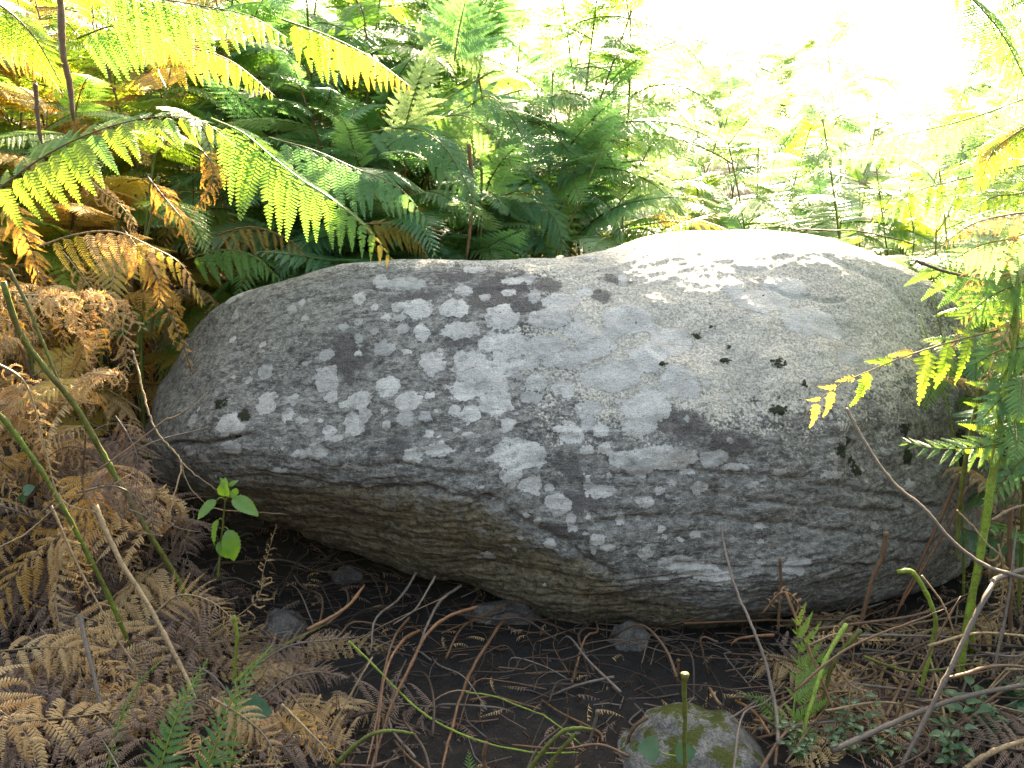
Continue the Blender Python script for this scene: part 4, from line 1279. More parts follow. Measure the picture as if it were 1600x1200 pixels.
F_([(1190, 960, 1.85), (1225, 925, 1.85), (1255, 960, 1.85), (1270, 1040, 1.83), (1262, 1090, 1.82)], 'tan', 'shrivelled brown dead sprig above the young bright frond', 24, 20, 'curl', (1, 1), grav=0.2, jit=0.5, group=GD, stem='red')
F_([(1260, 1010, 1.8), (1310, 990, 1.8), (1350, 1000, 1.8), (1400, 1000, 1.8)], 'tan', 'tangled tan dead frond around the cut green stems', 34, 18, 'curl', (1, 1), grav=0.2, jit=0.5, group=GD)
F_([(1300, 1030, 1.78), (1330, 1070, 1.77), (1365, 1085, 1.76), (1385, 1110, 1.76)], 'tan', 'curled scrap of dead frond below the tangled one', 30, 12, 'curl', (1, 1), grav=0.2, jit=0.5, group=GD)
F_([(1540, 1020, 1.8), (1580, 1025, 1.8), (1640, 1020, 1.8)], 'dead', 'pale toothed dead frond at the right edge low down', 26, 12, 'dry', (0.6, 1), grav=0.3, group=GD)

# ------------------------------------------------------------------ heap of dead fronds
q = random.Random(77)


def zone(x, y, lab):
    if x > 700:
        return ', by the green stems' if x < 1330 else ', by the bent green stem' if x < 1470 else ''
    if y < 720:
        return ', high up' if y < 600 else ', halfway up'
    if y < 900:
        return ', at the left edge' if x < 90 else ', under the slanting stems' if x < 200 else ', near the seedling'
    if y < 1050:
        return ', low at the left edge' if x < 90 else ', by the straw-brown stalk' if x < 280 else ', by the dark hollow'
    return ', in the corner' if x < 110 else ', by the fresh green fronds' if x < 420 else ', by the olive stem'


def heap(num, region, lab, group, mats, size, kinds=('dry', 'dry', 'limp', 'curl'), lift=(0.0, 0.22), avoid=None):
    n = 0
    while n < num:
        px, py = q.uniform(region[0], region[2]), q.uniform(region[1], region[3])
        g = ground_at(px, min(py, 1190))
        h = q.uniform(*lift)
        Y = min(g[1], 2.35) - h * 0.5
        if Y < 1.5:
            continue
        p0 = at(px, py, Y)
        if p0[2] < ground_z(p0[0], p0[1]):
            p0 = np.array([p0[0], p0[1], float(ground_z(p0[0], p0[1])) + 0.015])
        a = q.uniform(0, 6.28)
        Ln = q.uniform(*size)
        d = np.array([math.cos(a), math.sin(a) * 0.55, q.uniform(-0.45, 0.3)])
        P = [p0 - d * Ln * 0.5, p0 + np.array([0, 0, q.uniform(0, 0.04)]), p0 + d * Ln * 0.3, p0 + d * Ln * 0.5 + np.array([0, 0, -0.05])]
        P = [np.array([p[0], p[1], max(p[2], float(ground_z(p[0], p[1])) + 0.012)]) for p in P]
        if any(p[1] < 1.45 for p in P):
            continue
        if avoid and any(avoid[0] < proj(p)[0] < avoid[2] and avoid[1] < proj(p)[1] < avoid[3] for p in P):
            continue
        m = mats[q.randrange(len(mats))]
        hx, hy = proj(p0)
        frond(P, m, (lab[m] if isinstance(lab, dict) else lab) + zone(hx, hy, lab), Ln * q.uniform(0.30, 0.42), q.randint(10, 13), kinds[q.randrange(len(kinds))], (1, 1), normal=(q.uniform(-.4, .4), -0.5, 0.85), grav=0.12,
              jit=0.3, r=0.0016, group=group, seed=q.randrange(9999), world=True)
        n += 1


heap(60, (-40, 600, 290, 1180), {'dead': 'grey-brown dead frond in the lower-left heap', 'tan': 'tan dead frond in the lower-left heap', 'gold': 'golden dead frond in the collapsed heap at the lower left'},
     'dead fronds heaped at the lower left', ['dead', 'dead', 'dead', 'tan', 'dead', 'dead'], (0.3, 0.55), lift=(0.0, 0.3), avoid=(300, 400, 1500, 880))
heap(26, (-60, 450, 235, 900), {'tan': 'curled tan dead frond climbing the left edge beside the green stems', 'gold': 'curled golden dead frond climbing the left edge beside the green stems'},
     'curled fronds climbing the left edge', ['tan', 'tan', 'gold'], (0.2, 0.4), kinds=('curl', 'curl', 'limp'), lift=(0.3, 0.8), avoid=(270, 400, 1500, 880))
heap(12, (-40, 640, 240, 1170), 'bright tan curled dead frond atop the lower-left heap', 'tan curls on the lower-left heap', ['tan'], (0.22, 0.4), kinds=('curl', 'curl', 'limp'), lift=(0.3, 0.6), avoid=(290, 400, 1500, 900))
heap(30, (250, 1000, 590, 1190), {'dead': 'grey-brown dead frond flattened at the bottom left of centre', 'tan': 'tan dead frond flattened at the bottom left of centre', 'gold': 'golden dead frond flattened at the bottom left of centre'},
     'dead fronds flattened at the bottom', ['dead', 'dead', 'tan', 'tan'], (0.2, 0.36), lift=(0.0, 0.08), avoid=(300, 400, 1500, 940))
heap(34, (1220, 960, 1640, 1190), {'dead': 'grey-brown dead frond among the fallen stalks at the lower right', 'tan': 'tan dead frond among the fallen stalks at the lower right'},
     'dead fronds at the lower right', ['dead', 'tan'], (0.16, 0.32), lift=(0.0, 0.14), avoid=(300, 400, 1500, 950))
heap(10, (1530, 740, 1680, 1000), 'dead frond caught between the upright stems right of the boulder', 'dead fronds right of the boulder', ['dead', 'tan'], (0.14, 0.26), lift=(0.0, 0.2), avoid=(300, 400, 1500, 960))


# ------------------------------------------------------------------ stalks, stems and twigs
def stalk(pts, wpx, mat, label, name='bracken_stalk', cat='stalk', taper=0.7, group='stalks round the boulder', kink=0.0, seed=1, branches=(), flare=False):
    P = [at(*p) for p in pts]
    n = 8 * len(P)
    C = spline(P, n)
    rs = np.random.RandomState(seed + int(pts[0][0]) % 97)
    mp = np.mean([p[2] for p in pts]) / FPX
    C = C + np.cumsum(rs.normal(size=C.shape) * 0.0006, 0) * 0.6 + rs.normal(size=C.shape) * kink * mp
    r = wpx * (0.43 if mat in ('straw', 'grey', 'green') else 0.47) * mp * np.linspace(1, taper, n) * (1 + 0.07 * rs.normal(size=n))
    for _ in range(2):
        kk = rs.randint(2, n - 2)
        r[kk] *= 1.22
    if taper < 0.95:
        r[-3:] *= np.array([0.85, 0.6, 0.3])
    if flare:
        r[:2] *= 1.5
    base = C[0].copy()
    if not branches:
        o = put(name, stalk_mesh_r(C - base, r, SM[mat], name))
        o.location = Vector(base)
        return tag(o, label, cat, group)
    root = empty(name, base)
    put('stem', stalk_mesh_r(C - base, r, SM[mat], 'stem'), root)
    for bp, bw in branches:
        B = spline([at(*p) for p in bp], 14)
        B = B + rs.normal(size=B.shape) * 0.0009
        put('branch', stalk_mesh_r(B - base, np.linspace(1, 0.35, 14) * bw * 0.5 * mp, SM[mat], 'branch'), root)
    return tag(root, label, cat, group)


def stalk_mesh_r(C, r, mat, name):
    V, F = tube_vf(C, r, 7)
    return mk_mesh(name, V, F, mat, True)


def ln(Y, *p):
    if isinstance(Y, tuple):
        return [(x, y, Y[0] + (Y[1] - Y[0]) * i / (len(p) - 1)) for i, (x, y) in enumerate(p)]
    return [(x, y, Y) for x, y in p]


K = stalk
# left
K(ln((1.9, 2.02), (5, 440), (30, 520), (65, 570), (120, 640), (165, 720), (215, 805), (262, 880), (300, 945)), 11.5, 'green', 'thick green stem slanting down past the left end of the boulder', taper=0.95)
K(ln((2.0, 1.96), (15, 420), (45, 480), (75, 555), (105, 622)), 7, 'green', 'thinner green stem joining the thick slanting one')
K(ln((1.8, 1.88), (-10, 640), (25, 680), (80, 760), (130, 850), (172, 935), (205, 1010)), 10.5, 'green', 'lower green stem slanting through the dead fronds at the left', taper=0.9)
K(ln(2.3, (45, 540), (52, 600), (66, 665)), 9, 'green', 'short upright green stem behind the thick slanting one')
K(ln(2.35, (62, 555), (70, 640), (74, 690)), 7, 'green', 'upright stem close behind the short green one')
K(ln(2.6, (228, 400), (222, 470), (214, 560)), 7, 'green', 'dull green upright stem left of the boulder shoulder')
K(ln(2.7, (203, 360), (204, 450), (203, 560)), 8, 'red', 'russet upright stem left of the dull green one')
K(ln(2.75, (262, 430), (262, 500), (255, 550)), 5, 'brown', 'thin brown upright stem nearest the left shoulder')
K(ln(2.5, (142, 470), (146, 560), (150, 640)), 9, 'red', 'orange-russet stem standing behind the ringlet fronds')
K(ln(2.6, (175, 400), (160, 500), (158, 600)), 7, 'green', 'olive upright stem between the two russet ones')
K(ln(2.5, (248, 275), (238, 330), (226, 385)), 7, 'green', 'green stem rising under the broad yellow-green frond')
K(ln(2.7, (250, 455), (240, 500), (236, 530)), 5, 'red', 'leaning thin russet stem left of the boulder')
K(ln(2.2, (92, -20), (97, 80), (108, 130), (114, 190)), 12, 'brown', 'thick brown stem dropping from the top edge at the left')
K(ln(2.25, (55, 130), (60, 180), (66, 225)), 8, 'brown', 'brown stem in the dark gap at the left edge')
K(ln(2.8, (733, 225), (738, 300), (735, 350), (729, 405)), 7, 'red', 'russet stem rising behind the middle of the boulder')
K(ln(2.9, (752, 250), (752, 300), (750, 390)), 5, 'green', 'dark green stem beside the russet one')
K(ln(3.0, (655, 350), (655, 410)), 6, 'red', 'short russet stem behind the yellow frond tip')
K(ln(2.9, (610, 205), (680, 165), (780, 105)), 4, 'fresh', 'thin green stalk crossing the bluish fronds')
K(ln(3.0, (865, 405), (890, 350), (915, 290), (940, 230)), 4, 'green', 'thin dark stalk leaning beside the bright gap')
K(ln((2.2, 1.95), (208, 548), (218, 585), (228, 630), (240, 665), (262, 695), (281, 720), (274, 760), (262, 805)), 4.5, 'straw', 'pale forked twig leaning on the left end of the boulder', 'twig', 'twig', 0.6, kink=0.5,
  branches=[([(240, 666, 2.1), (262, 655, 2.1), (290, 642, 2.12), (325, 612, 2.15)], 3), ([(281, 720, 2.0), (310, 745, 2.0), (346, 770, 2.0)], 2.5), ([(281, 720, 2.0), (296, 760, 2.0), (320, 785, 2.0)], 2.5), ([(208, 548, 2.2), (190, 552, 2.25)], 3)])
K(ln(2.05, (322, 792), (360, 800), (400, 801), (448, 805)), 2.2, 'straw', 'hair-thin pale twig level with the underside of the boulder', 'twig', 'twig', 0.5, kink=0.4)
K(ln(1.9, (200, 795), (240, 812), (290, 828), (316, 832)), 3, 'grey', 'spiky grey twig left of the leafy seedling', 'twig', 'twig', 0.5, kink=0.5, branches=[([(290, 828, 1.9), (302, 812, 1.9), (300, 790, 1.9)], 2), ([(240, 812, 1.9), (250, 795, 1.9)], 2)])
K(ln(1.8, (-10, 860), (40, 835), (90, 790), (110, 775)), 4, 'straw', 'pale twig slanting up from the left edge', 'twig', 'twig', kink=0.4)
K(ln((1.85, 1.7), (150, 790), (190, 875), (240, 955), (285, 1040), (310, 1095)), 11, 'straw', 'dry straw-brown stalk running down through the heap')
K(ln((1.8, 1.65), (125, 960), (140, 1030), (160, 1110), (180, 1190)), 10, 'grey', 'grey dry stalk left of the straw-brown one')
K(ln(1.7, (-10, 1065), (50, 1105), (90, 1135), (140, 1165)), 7, 'grey', 'grey stick slanting across the bottom-left corner')
K(ln(1.62, (10, 1120), (30, 1160), (55, 1215)), 11, 'straw', 'short bleached stalk in the bottom-left corner')
K(ln(1.8, (60, 1020), (105, 1070), (130, 1095)), 12, 'brown', 'thick broken stalk lying in the lower-left heap')
K(ln(1.82, (365, 962), (370, 990), (368, 1020), (364, 1070)), 7, 'fresh', 'sunlit yellow-green stem by the orange dead frond')
K(ln((1.75, 2.1), (364, 1068), (400, 1035), (440, 1010), (510, 975)), 8, 'green', 'green stem arching right from the sunlit one')
# hollow and bottom
K(ln((1.85, 1.6), (545, 1002), (575, 1030), (615, 1070), (655, 1107), (700, 1135), (760, 1158), (830, 1173), (905, 1172)), 4.4, 'fresh', 'long bright green stem curving across the dark foreground')
K(ln((1.8, 1.66), (728, 1081), (770, 1088), (815, 1105), (860, 1125), (912, 1165)), 3, 'fresh', 'thin pale green stem right of the long curved one')
K(ln(1.8, (664, 1112), (680, 1092), (705, 1079), (735, 1080)), 3, 'straw', 'fine straw-coloured stem curling into the thin green one')
K(ln(1.58, (525, 1195), (560, 1158), (600, 1140), (650, 1143)), 10, 'green', 'thick olive stem arching at the bottom left of centre')
K(ln(1.58, (815, 1215), (855, 1165), (885, 1140), (925, 1138)), 11, 'green', 'thick olive stem bending at the bottom centre')
K(ln(1.58, (850, 1215), (870, 1180), (900, 1145)), 11, 'green', 'second olive stem against the bending one')
K(ln((2.1, 1.6), (792, 962), (770, 995), (740, 1045), (722, 1090), (705, 1150), (690, 1210)), 7, 'red', 'russet stem rising to the middle underside of the boulder')
K(ln((2.0, 1.6), (745, 948), (700, 962), (665, 990), (640, 1040), (610, 1100), (590, 1160), (575, 1210)), 7, 'red', 'orange-brown arching stem in the left of the hollow')
K(ln((1.95, 1.6), (655, 985), (630, 1000), (605, 1040), (592, 1110), (585, 1200)), 6, 'red', 'second orange-brown stem beside the arching one')
K(ln((2.05, 1.6), (640, 965), (615, 1000), (600, 1060), (590, 1130), (575, 1200)), 5, 'brown', 'thin brown stem behind the orange-brown pair')
K(ln((2.2, 1.8), (720, 915), (690, 935), (672, 965), (650, 1020), (625, 1070)), 6, 'grey', 'grey stem coming down from the underside left of the russet one')
K(ln((2.2, 1.9), (650, 895), (625, 935), (590, 965), (580, 1020)), 5, 'grey', 'greyish curved stem under the left overhang')
K(ln((2.1, 1.9), (680, 900), (650, 950), (615, 975)), 4, 'grey', 'faint grey stem crossing the curved one')
K(ln((2.15, 1.9), (880, 1010), (865, 1040), (845, 1080), (830, 1120), (812, 1165)), 6, 'red', 'dark russet stem right of the middle of the hollow')
K(ln(1.9, (960, 1058), (900, 1072), (850, 1090), (800, 1098)), 6, 'grey', 'long grey-violet stick lying across the hollow', taper=0.6)
K(ln(1.98, (820, 1052), (880, 1048), (940, 1052), (1010, 1056)), 4, 'brown', 'thin reddish stick above the grey-violet one')
K(ln(1.68, (934, 1110), (926, 1140), (914, 1172)), 7, 'grey', 'short grey stump of a stick with a pale cut end', flare=True)
K(ln(1.68, (1012, 1120), (990, 1140), (978, 1180), (972, 1215)), 8, 'brown', 'brown bent stick left of the mossy rock')
K(ln(1.6, (760, 1160), (755, 1180), (757, 1215)), 8, 'brown', 'pale brown hooked stub at the bottom centre')
K(ln((1.95, 1.75), (730, 1080), (745, 1130), (752, 1200)), 7, 'dark', 'dark stem behind the hooked stub')
K(ln((1.85, 2.0), (480, 985), (540, 950), (570, 915)), 7, 'red', 'orange-red stick slanting at the left of the hollow')
K(ln(1.53, (1070, 1052), (1069, 1080), (1070, 1130), (1068, 1225)), 11, 'green', 'cut bright green stem standing in front of the mossy rock', flare=True)
K(ln(1.95, (1060, 1030), (1059, 1060), (1060, 1090)), 5, 'red', 'short russet stub behind the cut green stem', flare=True)
K(ln(2.0, (1122, 1003), (1098, 997), (1100, 1020), (1110, 1060)), 4, 'brown', 'hooked brown stem in the dark right of the hollow')
K(ln(1.9, (1210, 993), (1160, 997), (1145, 1010)), 6, 'red', 'orange-brown stub lying in the dark right of the hollow')
K(ln((2.05, 1.6), (1127, 822), (1135, 870), (1150, 920), (1172, 970), (1195, 1030), (1210, 1100), (1215, 1160)), 4.5, 'grey', 'thin grey twig standing before the middle of the boulder', 'twig', 'twig', 1.7, kink=0.3)
K(ln(1.9, (1219, 872), (1221, 920), (1217, 990)), 6, 'brown', 'short brown stem standing before the boulder right of the thin twig')
K(ln(2.0, (1384, 832), (1378, 870), (1358, 920), (1343, 985)), 9, 'brown', 'violet-brown broken stem leaning on the boulder foot', taper=0.7)
K(ln((1.85, 1.7), (1228, 925), (1255, 990), (1280, 1050), (1312, 1130)), 6, 'red', 'russet stem crossing the young bright frond')
K(ln((1.8, 1.65), (1322, 975), (1290, 1030), (1262, 1110), (1235, 1210)), 9, 'fresh', 'green stem rising from the foot of the young bright frond')
K(ln(1.78, (1345, 985), (1303, 1035), (1290, 1080), (1274, 1140)), 10, 'green', 'green stem right of the young bright frond')
K(ln((1.8, 1.6), (1150, 1095), (1185, 1115), (1210, 1150)), 6, 'red', 'orange-brown stick lying over the mossy rock')
K(ln((1.65, 1.72), (1065, 1175), (1130, 1130), (1200, 1085)), 6, 'grey', 'straight grey stick resting across the mossy rock')
# right
K(ln((1.95, 1.75), (1322, 638), (1340, 672), (1370, 722), (1402, 762), (1440, 792), (1480, 838), (1530, 878), (1570, 896), (1640, 915)), 6.5, 'grey', 'bleached grey twig reaching diagonally across the lower right of the boulder', 'twig', 'twig', 1.2, kink=0.25,
  branches=[([(1400, 758, 1.88), (1402, 768, 1.87)], 5)])
K(ln(1.85, (1402, 893), (1425, 893), (1448, 925), (1462, 965), (1457, 1000), (1438, 1070), (1412, 1140), (1384, 1210)), 9, 'fresh', 'bent bright green stem hooked over in the lower right')
K(ln((1.85, 1.6), (1640, 880), (1560, 902), (1545, 920), (1510, 985), (1465, 1080), (1400, 1210)), 12, 'grey', 'long grey-brown stalk slanting through the lower right corner')
K(ln((1.62, 1.75), (1300, 1172), (1360, 1145), (1430, 1115), (1520, 1085), (1640, 1060)), 13, 'grey', 'thick dry stalk lying across the lower right')
K(ln(1.6, (1490, 1215), (1550, 1175), (1640, 1145)), 13, 'straw', 'sunlit pale stalk in the bottom-right corner')
K(ln((1.68, 1.75), (1440, 1180), (1500, 1130), (1560, 1092)), 8, 'brown', 'brown stalk between the two big dry ones')
K(ln((1.95, 2.0), (1265, 985), (1340, 975), (1440, 960), (1520, 925)), 6, 'brown', 'long brown stalk lying under the right foot of the boulder')
K(ln(1.93, (1270, 996), (1380, 993), (1490, 997)), 7, 'grey', 'pale grey stalk lying just below the long brown one')
K(ln(1.85, (1330, 1068), (1420, 1078), (1500, 1092)), 7, 'grey', 'whitish stalk lying farther forward at the lower right')
K(ln(1.85, (1350, 1025), (1400, 1045), (1440, 1050), (1530, 1035)), 7, 'green', 'olive stem lying in the lower right tangle')
K(ln(2.15, (1500, 740), (1455, 840), (1395, 970)), 6, 'red', 'russet stem slanting beside the right foot of the boulder')
K(ln(2.12, (1512, 760), (1470, 840), (1400, 960)), 5, 'red', 'second russet stem close against the slanting one')
K(ln(2.05, (1568, 470), (1545, 560), (1518, 680), (1500, 790), (1495, 880)), 10, 'green', 'dark green stem at the right end of the boulder')
K(ln((2.0, 1.95), (1585, 430), (1582, 540), (1565, 640), (1556, 720), (1540, 830), (1515, 960), (1500, 1060)), 13, 'fresh', 'thick bright green stem down the right side', taper=1.1)
K(ln(2.02, (1610, 520), (1590, 620), (1570, 720), (1545, 800)), 10, 'green', 'olive green stem behind the thick bright one')
K(ln(2.0, (1580, 790), (1578, 880), (1580, 1000)), 9, 'brown', 'upright brown stem near the right edge')
K(ln(2.05, (1600, 740), (1596, 860), (1590, 960)), 8, 'green', 'green stem at the right edge below the ferns')
K(ln(1.9, (1495, 797), (1520, 820), (1545, 850), (1570, 870)), 4, 'straw', 'thin pale twig among the right stems', 'twig', 'twig', kink=0.4)
K(ln(1.95, (1550, 812), (1580, 795), (1620, 785)), 6, 'straw', 'pale bent stalk at the right edge')
K(ln(2.3, (1240, 358), (1300, 360), (1350, 362), (1440, 385)), 3, 'brown', 'thin dark twig behind the crest of the boulder', 'twig', 'twig')
K(ln(2.1, (1430, 408), (1480, 425), (1510, 432)), 7, 'grey', 'pale grey stalk on the right shoulder')

for k, (a, m, w) in enumerate([(((1240, 1080), (1330, 1010), (1480, 950)), 'brown', 5), (((1290, 1110), (1400, 1100), (1560, 1140)), 'straw', 5), (((1360, 1200), (1430, 1060), (1500, 930)), 'brown', 6), (((1450, 1010), (1530, 990), (1640, 1000)), 'straw', 6),
                               (((1480, 1060), (1560, 1040), (1650, 1050)), 'brown', 7), (((1420, 1190), (1520, 1110), (1650, 1020)), 'brown', 6), (((1550, 1060), (1575, 940), (1590, 820)), 'grey', 6), (((1440, 900), (1480, 960), (1500, 1060)), 'straw', 4),
                               (((960, 1200), (1010, 1150), (1040, 1110)), 'brown', 6), (((1130, 1210), (1180, 1140), (1260, 1070)), 'straw', 5), (((1085, 1150), (1160, 1175), (1240, 1185)), 'grey', 4)]):
    K(ln((1.66 + 0.03 * (k % 4), 1.8), *a), w, m, ['brown stick lying from the cut green stems to the right foot of the boulder', 'straw-coloured stalk over the low herbs at the lower right', 'brown stalk rising steeply behind the bent green stem', 'straw-coloured stalk lying at the right edge',
      'brown stalk just below the straw-coloured one at the right edge', 'long brown stalk slanting up to the right edge', 'upright grey stalk near the right edge', 'thin straw stalk leaning by the bent green stem', 'short brown stick left of the mossy rock',
      'straw-coloured stalk right of the mossy rock', 'thin grey stick lying on the right of the mossy rock'][k])
q = random.Random(5)
for i in range(170):
    x, y = q.uniform(-0.85, 0.8), q.uniform(1.6, 2.6)
    a = q.choice([q.uniform(1.0, 2.1), q.uniform(-0.4, 0.4), q.uniform(0, 3.1)])
    Ln = q.uniform(0.12, 0.38)
    d = np.array([math.cos(a), math.sin(a), 0]) * Ln / 2
    h = q.uniform(0.0, 0.09)
    c = np.array([x, y, 0])
    P = []
    for k, s in enumerate((-1, -0.3, 0.3, 1)):
        p = c + d * s + np.array([q.uniform(-.03, .03), q.uniform(-.03, .03), 0])
        p[2] = float(ground_z(p[0], p[1])) + 0.006 + (h if k in (1, 2) else h * q.random())
        P.append(p)
    C = spline(P, 18)
    r = q.uniform(0.0009, 0.0034)
    mt = q.choice(['dark', 'brown', 'dark', 'dark', 'grey', 'red', 'dark'])
    o = put('dead_stem', stalk_mesh_r(C - C[0], np.linspace(r, r * 0.6, 18), SM[mt], 'dead_stem'))
    o.location = Vector(C[0])
    tag(o, {'dark': 'blackish dead stem lying in the dark hollow under the boulder', 'brown': 'brown dead stem lying in the dark hollow under the boulder', 'grey': 'greyish dead stem lying in the dark hollow under the boulder',
            'red': 'rusty dead stem lying in the dark hollow under the boulder'}[mt], 'stem', 'dead stems in the hollow under the boulder')
for i in range(90):
    px, py = q.uniform(1200, 1640), q.uniform(960, 1190)
    g = ground_at(px, py)
    a = q.gauss(0.25, 0.5)
    Ln = q.uniform(0.12, 0.4)
    d = np.array([math.cos(a), math.sin(a) * 1.5, 0]) * Ln / 2
    P = []
    for s in (-1, 0, 1):
        p = g + d * s
        p[2] = float(ground_z(p[0], p[1])) + q.uniform(0.006, 0.07)
        P.append(p)
    if min(p[1] for p in P) < 1.45:
        continue
    C = spline(P, 12)
    r = q.uniform(0.001, 0.0038)
    mt = q.choice(['brown', 'dark', 'grey', 'straw', 'brown'])
    o = put('dead_stem', stalk_mesh_r(C - C[0], np.linspace(r, r * 0.7, 12), SM[mt], 'dead_stem'))
    o.location = Vector(C[0])
    tag(o, {'dark': 'blackish fallen stem in the tangle at the lower right', 'brown': 'brown fallen stem in the tangle at the lower right', 'grey': 'greyish fallen stem in the tangle at the lower right',
            'straw': 'straw-coloured fallen stem in the tangle at the lower right'}[mt], 'stem', 'fallen stems at the lower right')
for i in range(55):
    px, py = q.uniform(-40, 600), q.uniform(700, 1190)
    if px > 280 and py < 950:
        continue
    g = ground_at(px, py)
    if g[1] > 2.5:
        g = at(px, py, q.uniform(1.9, 2.3))
    a = q.uniform(0, 3.14)
    Ln = q.uniform(0.12, 0.36)
    d = np.array([math.cos(a), math.sin(a), q.uniform(-0.5, 0.5)]) * Ln / 2
    P = []
    for s in (-1, 0, 1):
        p = g + d * s + np.array([0, 0, q.uniform(0.0, 0.12)])
        p[2] = max(p[2], float(ground_z(p[0], p[1])) + 0.005)
        P.append(p)
    if min(p[1] for p in P) < 1.45:
        continue
    C = spline(P, 12)
    r = q.uniform(0.0008, 0.003)
    mt = q.choice(['brown', 'grey', 'grey', 'straw'])
    o = put('dead_stem', stalk_mesh_r(C - C[0], np.linspace(r, r * 0.7, 12), SM[mt], 'dead_stem'))
    o.location = Vector(C[0])
    tag(o, {'brown': 'brown dead stem threading the heap at the lower left', 'grey': 'greyish dead stem threading the heap at the lower left',
            'straw': 'straw-coloured dead stem threading the heap at the lower left'}[mt], 'stem', 'dead stems in the lower-left heap')


# ------------------------------------------------------------------ leafy seedlings and low herbs
LM['leaf'] = leaf_mat('seedling_leaf', (0.06, 0.17, 0.035), (0.10, 0.22, 0.04), (0.16, 0.38, 0.03), (0.30, 0.46, 0.04), trans=0.45, sc=30)
LM['herb'] = leaf_mat('herb_leaf', (0.02, 0.07, 0.03), (0.035, 0.10, 0.035), (0.06, 0.17, 0.05), (0.08, 0.2, 0.04), trans=0.3, sc=30)


def leaf_vf(w=0.55, teeth=9, fold=0.25, droop=0.6, serr=0.06, wob=0.03, seed=0):
    q = random.Random(seed)
    V, F = [], []
    n = teeth * 2
    x, z, an = 0, 0, 0
    rows = []
    for i in range(n + 1):
        t = i / n
        wd = w * 0.5 * (math.sin(math.pi * min(1, t ** 0.72)) ** 0.8 if 0 < t < 1 else 0) + 0.004
        if i % 2:
            wd *= 1 + serr * 2.2
        rows.append((x, z, wd, t))
        an = -droop * t
        x += math.cos(an) / n; z += math.sin(an) / n
    for (x, z, wd, t) in rows:
        b = fold * wd
        V += [(x - 0.01, wd, z + b + q.uniform(-wob, wob)), (x, wd * 0.5, z + b * 0.6 + q.uniform(-wob, wob) * .4), (x, 0, z), (x, -wd * 0.5, z + b * 0.6 + q.uniform(-wob, wob) * .4), (x - 0.01, -wd, z + b + q.uniform(-wob, wob))]
    for i in range(n):
        for k in range(4):
            a = i * 5 + k
            F.append((a, a + 1, a + 6, a + 5))
    return V, F


LEAF = {('leaf', k): mk_mesh('leaf', *leaf_vf(0.42 + 0.05 * k, 9, 0.3, 0.4 + 0.4 * k, seed=k), LM['leaf'], True) for k in range(3)}
LEAF.update({('herb', k): mk_mesh('leaf', *leaf_vf(0.34 + 0.06 * k, 5, 0.3, 0.4 + 0.3 * k, 0.02, seed=9 + k), LM['herb'], True) for k in range(3)})
LEAF.update({('round', k): mk_mesh('leaf', *leaf_vf(0.85, 6, 0.15, 0.3, 0.03, seed=19 + k), LM['herb'], True) for k in range(2)})


def seedling(Y, stem_pts, leaves, kind, label, mat='green', w=4, group='leafy seedlings'):
    P = [at(x, y, Y) for x, y in stem_pts]
    C = spline(P, 14)
    base = C[0].copy()
    root = empty('seedling', base)
    put('stem', stalk_mesh_r(C - base, np.linspace(1, 0.6, 14) * w * 0.5 * Y / FPX, SM[mat], 'stem'), root)
    for i, (x0, y0, x1, y1, dy, nz) in enumerate(leaves):
        a, b = at(x0, y0, Y), at(x1, y1, Y + dy)
        X = b - a
        L = np.linalg.norm(X)
        ks = [k for k in LEAF if k[0] == kind]
        put('leaf', LEAF[ks[i % len(ks)]], root, frame_M(X, np.array([nz, -0.75, 0.6]), a - base, L * 1.08))
        st = C[np.argmin(np.linalg.norm(C - a, axis=1))]
        if np.linalg.norm(st - a) > 0.004:
            m_ = (st + a) / 2 + np.array([0, 0, 0.006])
            put('leaf_stalk', stalk_mesh_r(spline([st, m_, a], 8) - base, np.full(8, 0.0011), SM['fresh'], 'leaf_stalk'), root)
    return tag(root, label, 'seedling', group)


seedling(1.95, [(340, 905), (345, 850), (350, 800), (355, 758)], [
    (338, 782, 306, 808, -0.02, -0.3), (364, 779, 402, 799, -0.02, 0.3), (352, 775, 345, 758, -0.03, 0), (356, 760, 345, 748, -0.01, 0), (358, 760, 369, 750, 0, 0), (360, 768, 381, 784, 0.03, 0.4),
    (342, 812, 328, 850, -0.01, -0.9), (357, 828, 368, 878, -0.02, 0.3), (344, 845, 352, 876, -0.02, -0.2)], 'leaf', 'nettle-like green seedling with toothed leaves under the left overhang of the boulder')
seedling(1.56, [(1064, 1182), (1040, 1178), (1026, 1170)], [(1030, 1172, 1000, 1168, -0.02, 0), (1056, 1180, 1084, 1174, -0.02, 0)], 'round', 'tiny seedling with two round leaves at the foot of the mossy rock', 'fresh', 3)
seedling(1.68, [(372, 1090), (378, 1100)], [(376, 1106, 422, 1112, 0.0, 0), (374, 1100, 366, 1088, 0, 0)], 'round', 'single broad green leaf beside the fresh fronds at the bottom left', 'fresh', 3)
seedling(1.95, [(28, 778), (38, 768)], [(36, 770, 52, 760, 0.0, 0), (34, 772, 36, 785, 0, 0)], 'round', 'small green leaf pair deep in the heap at the left', 'green', 3)


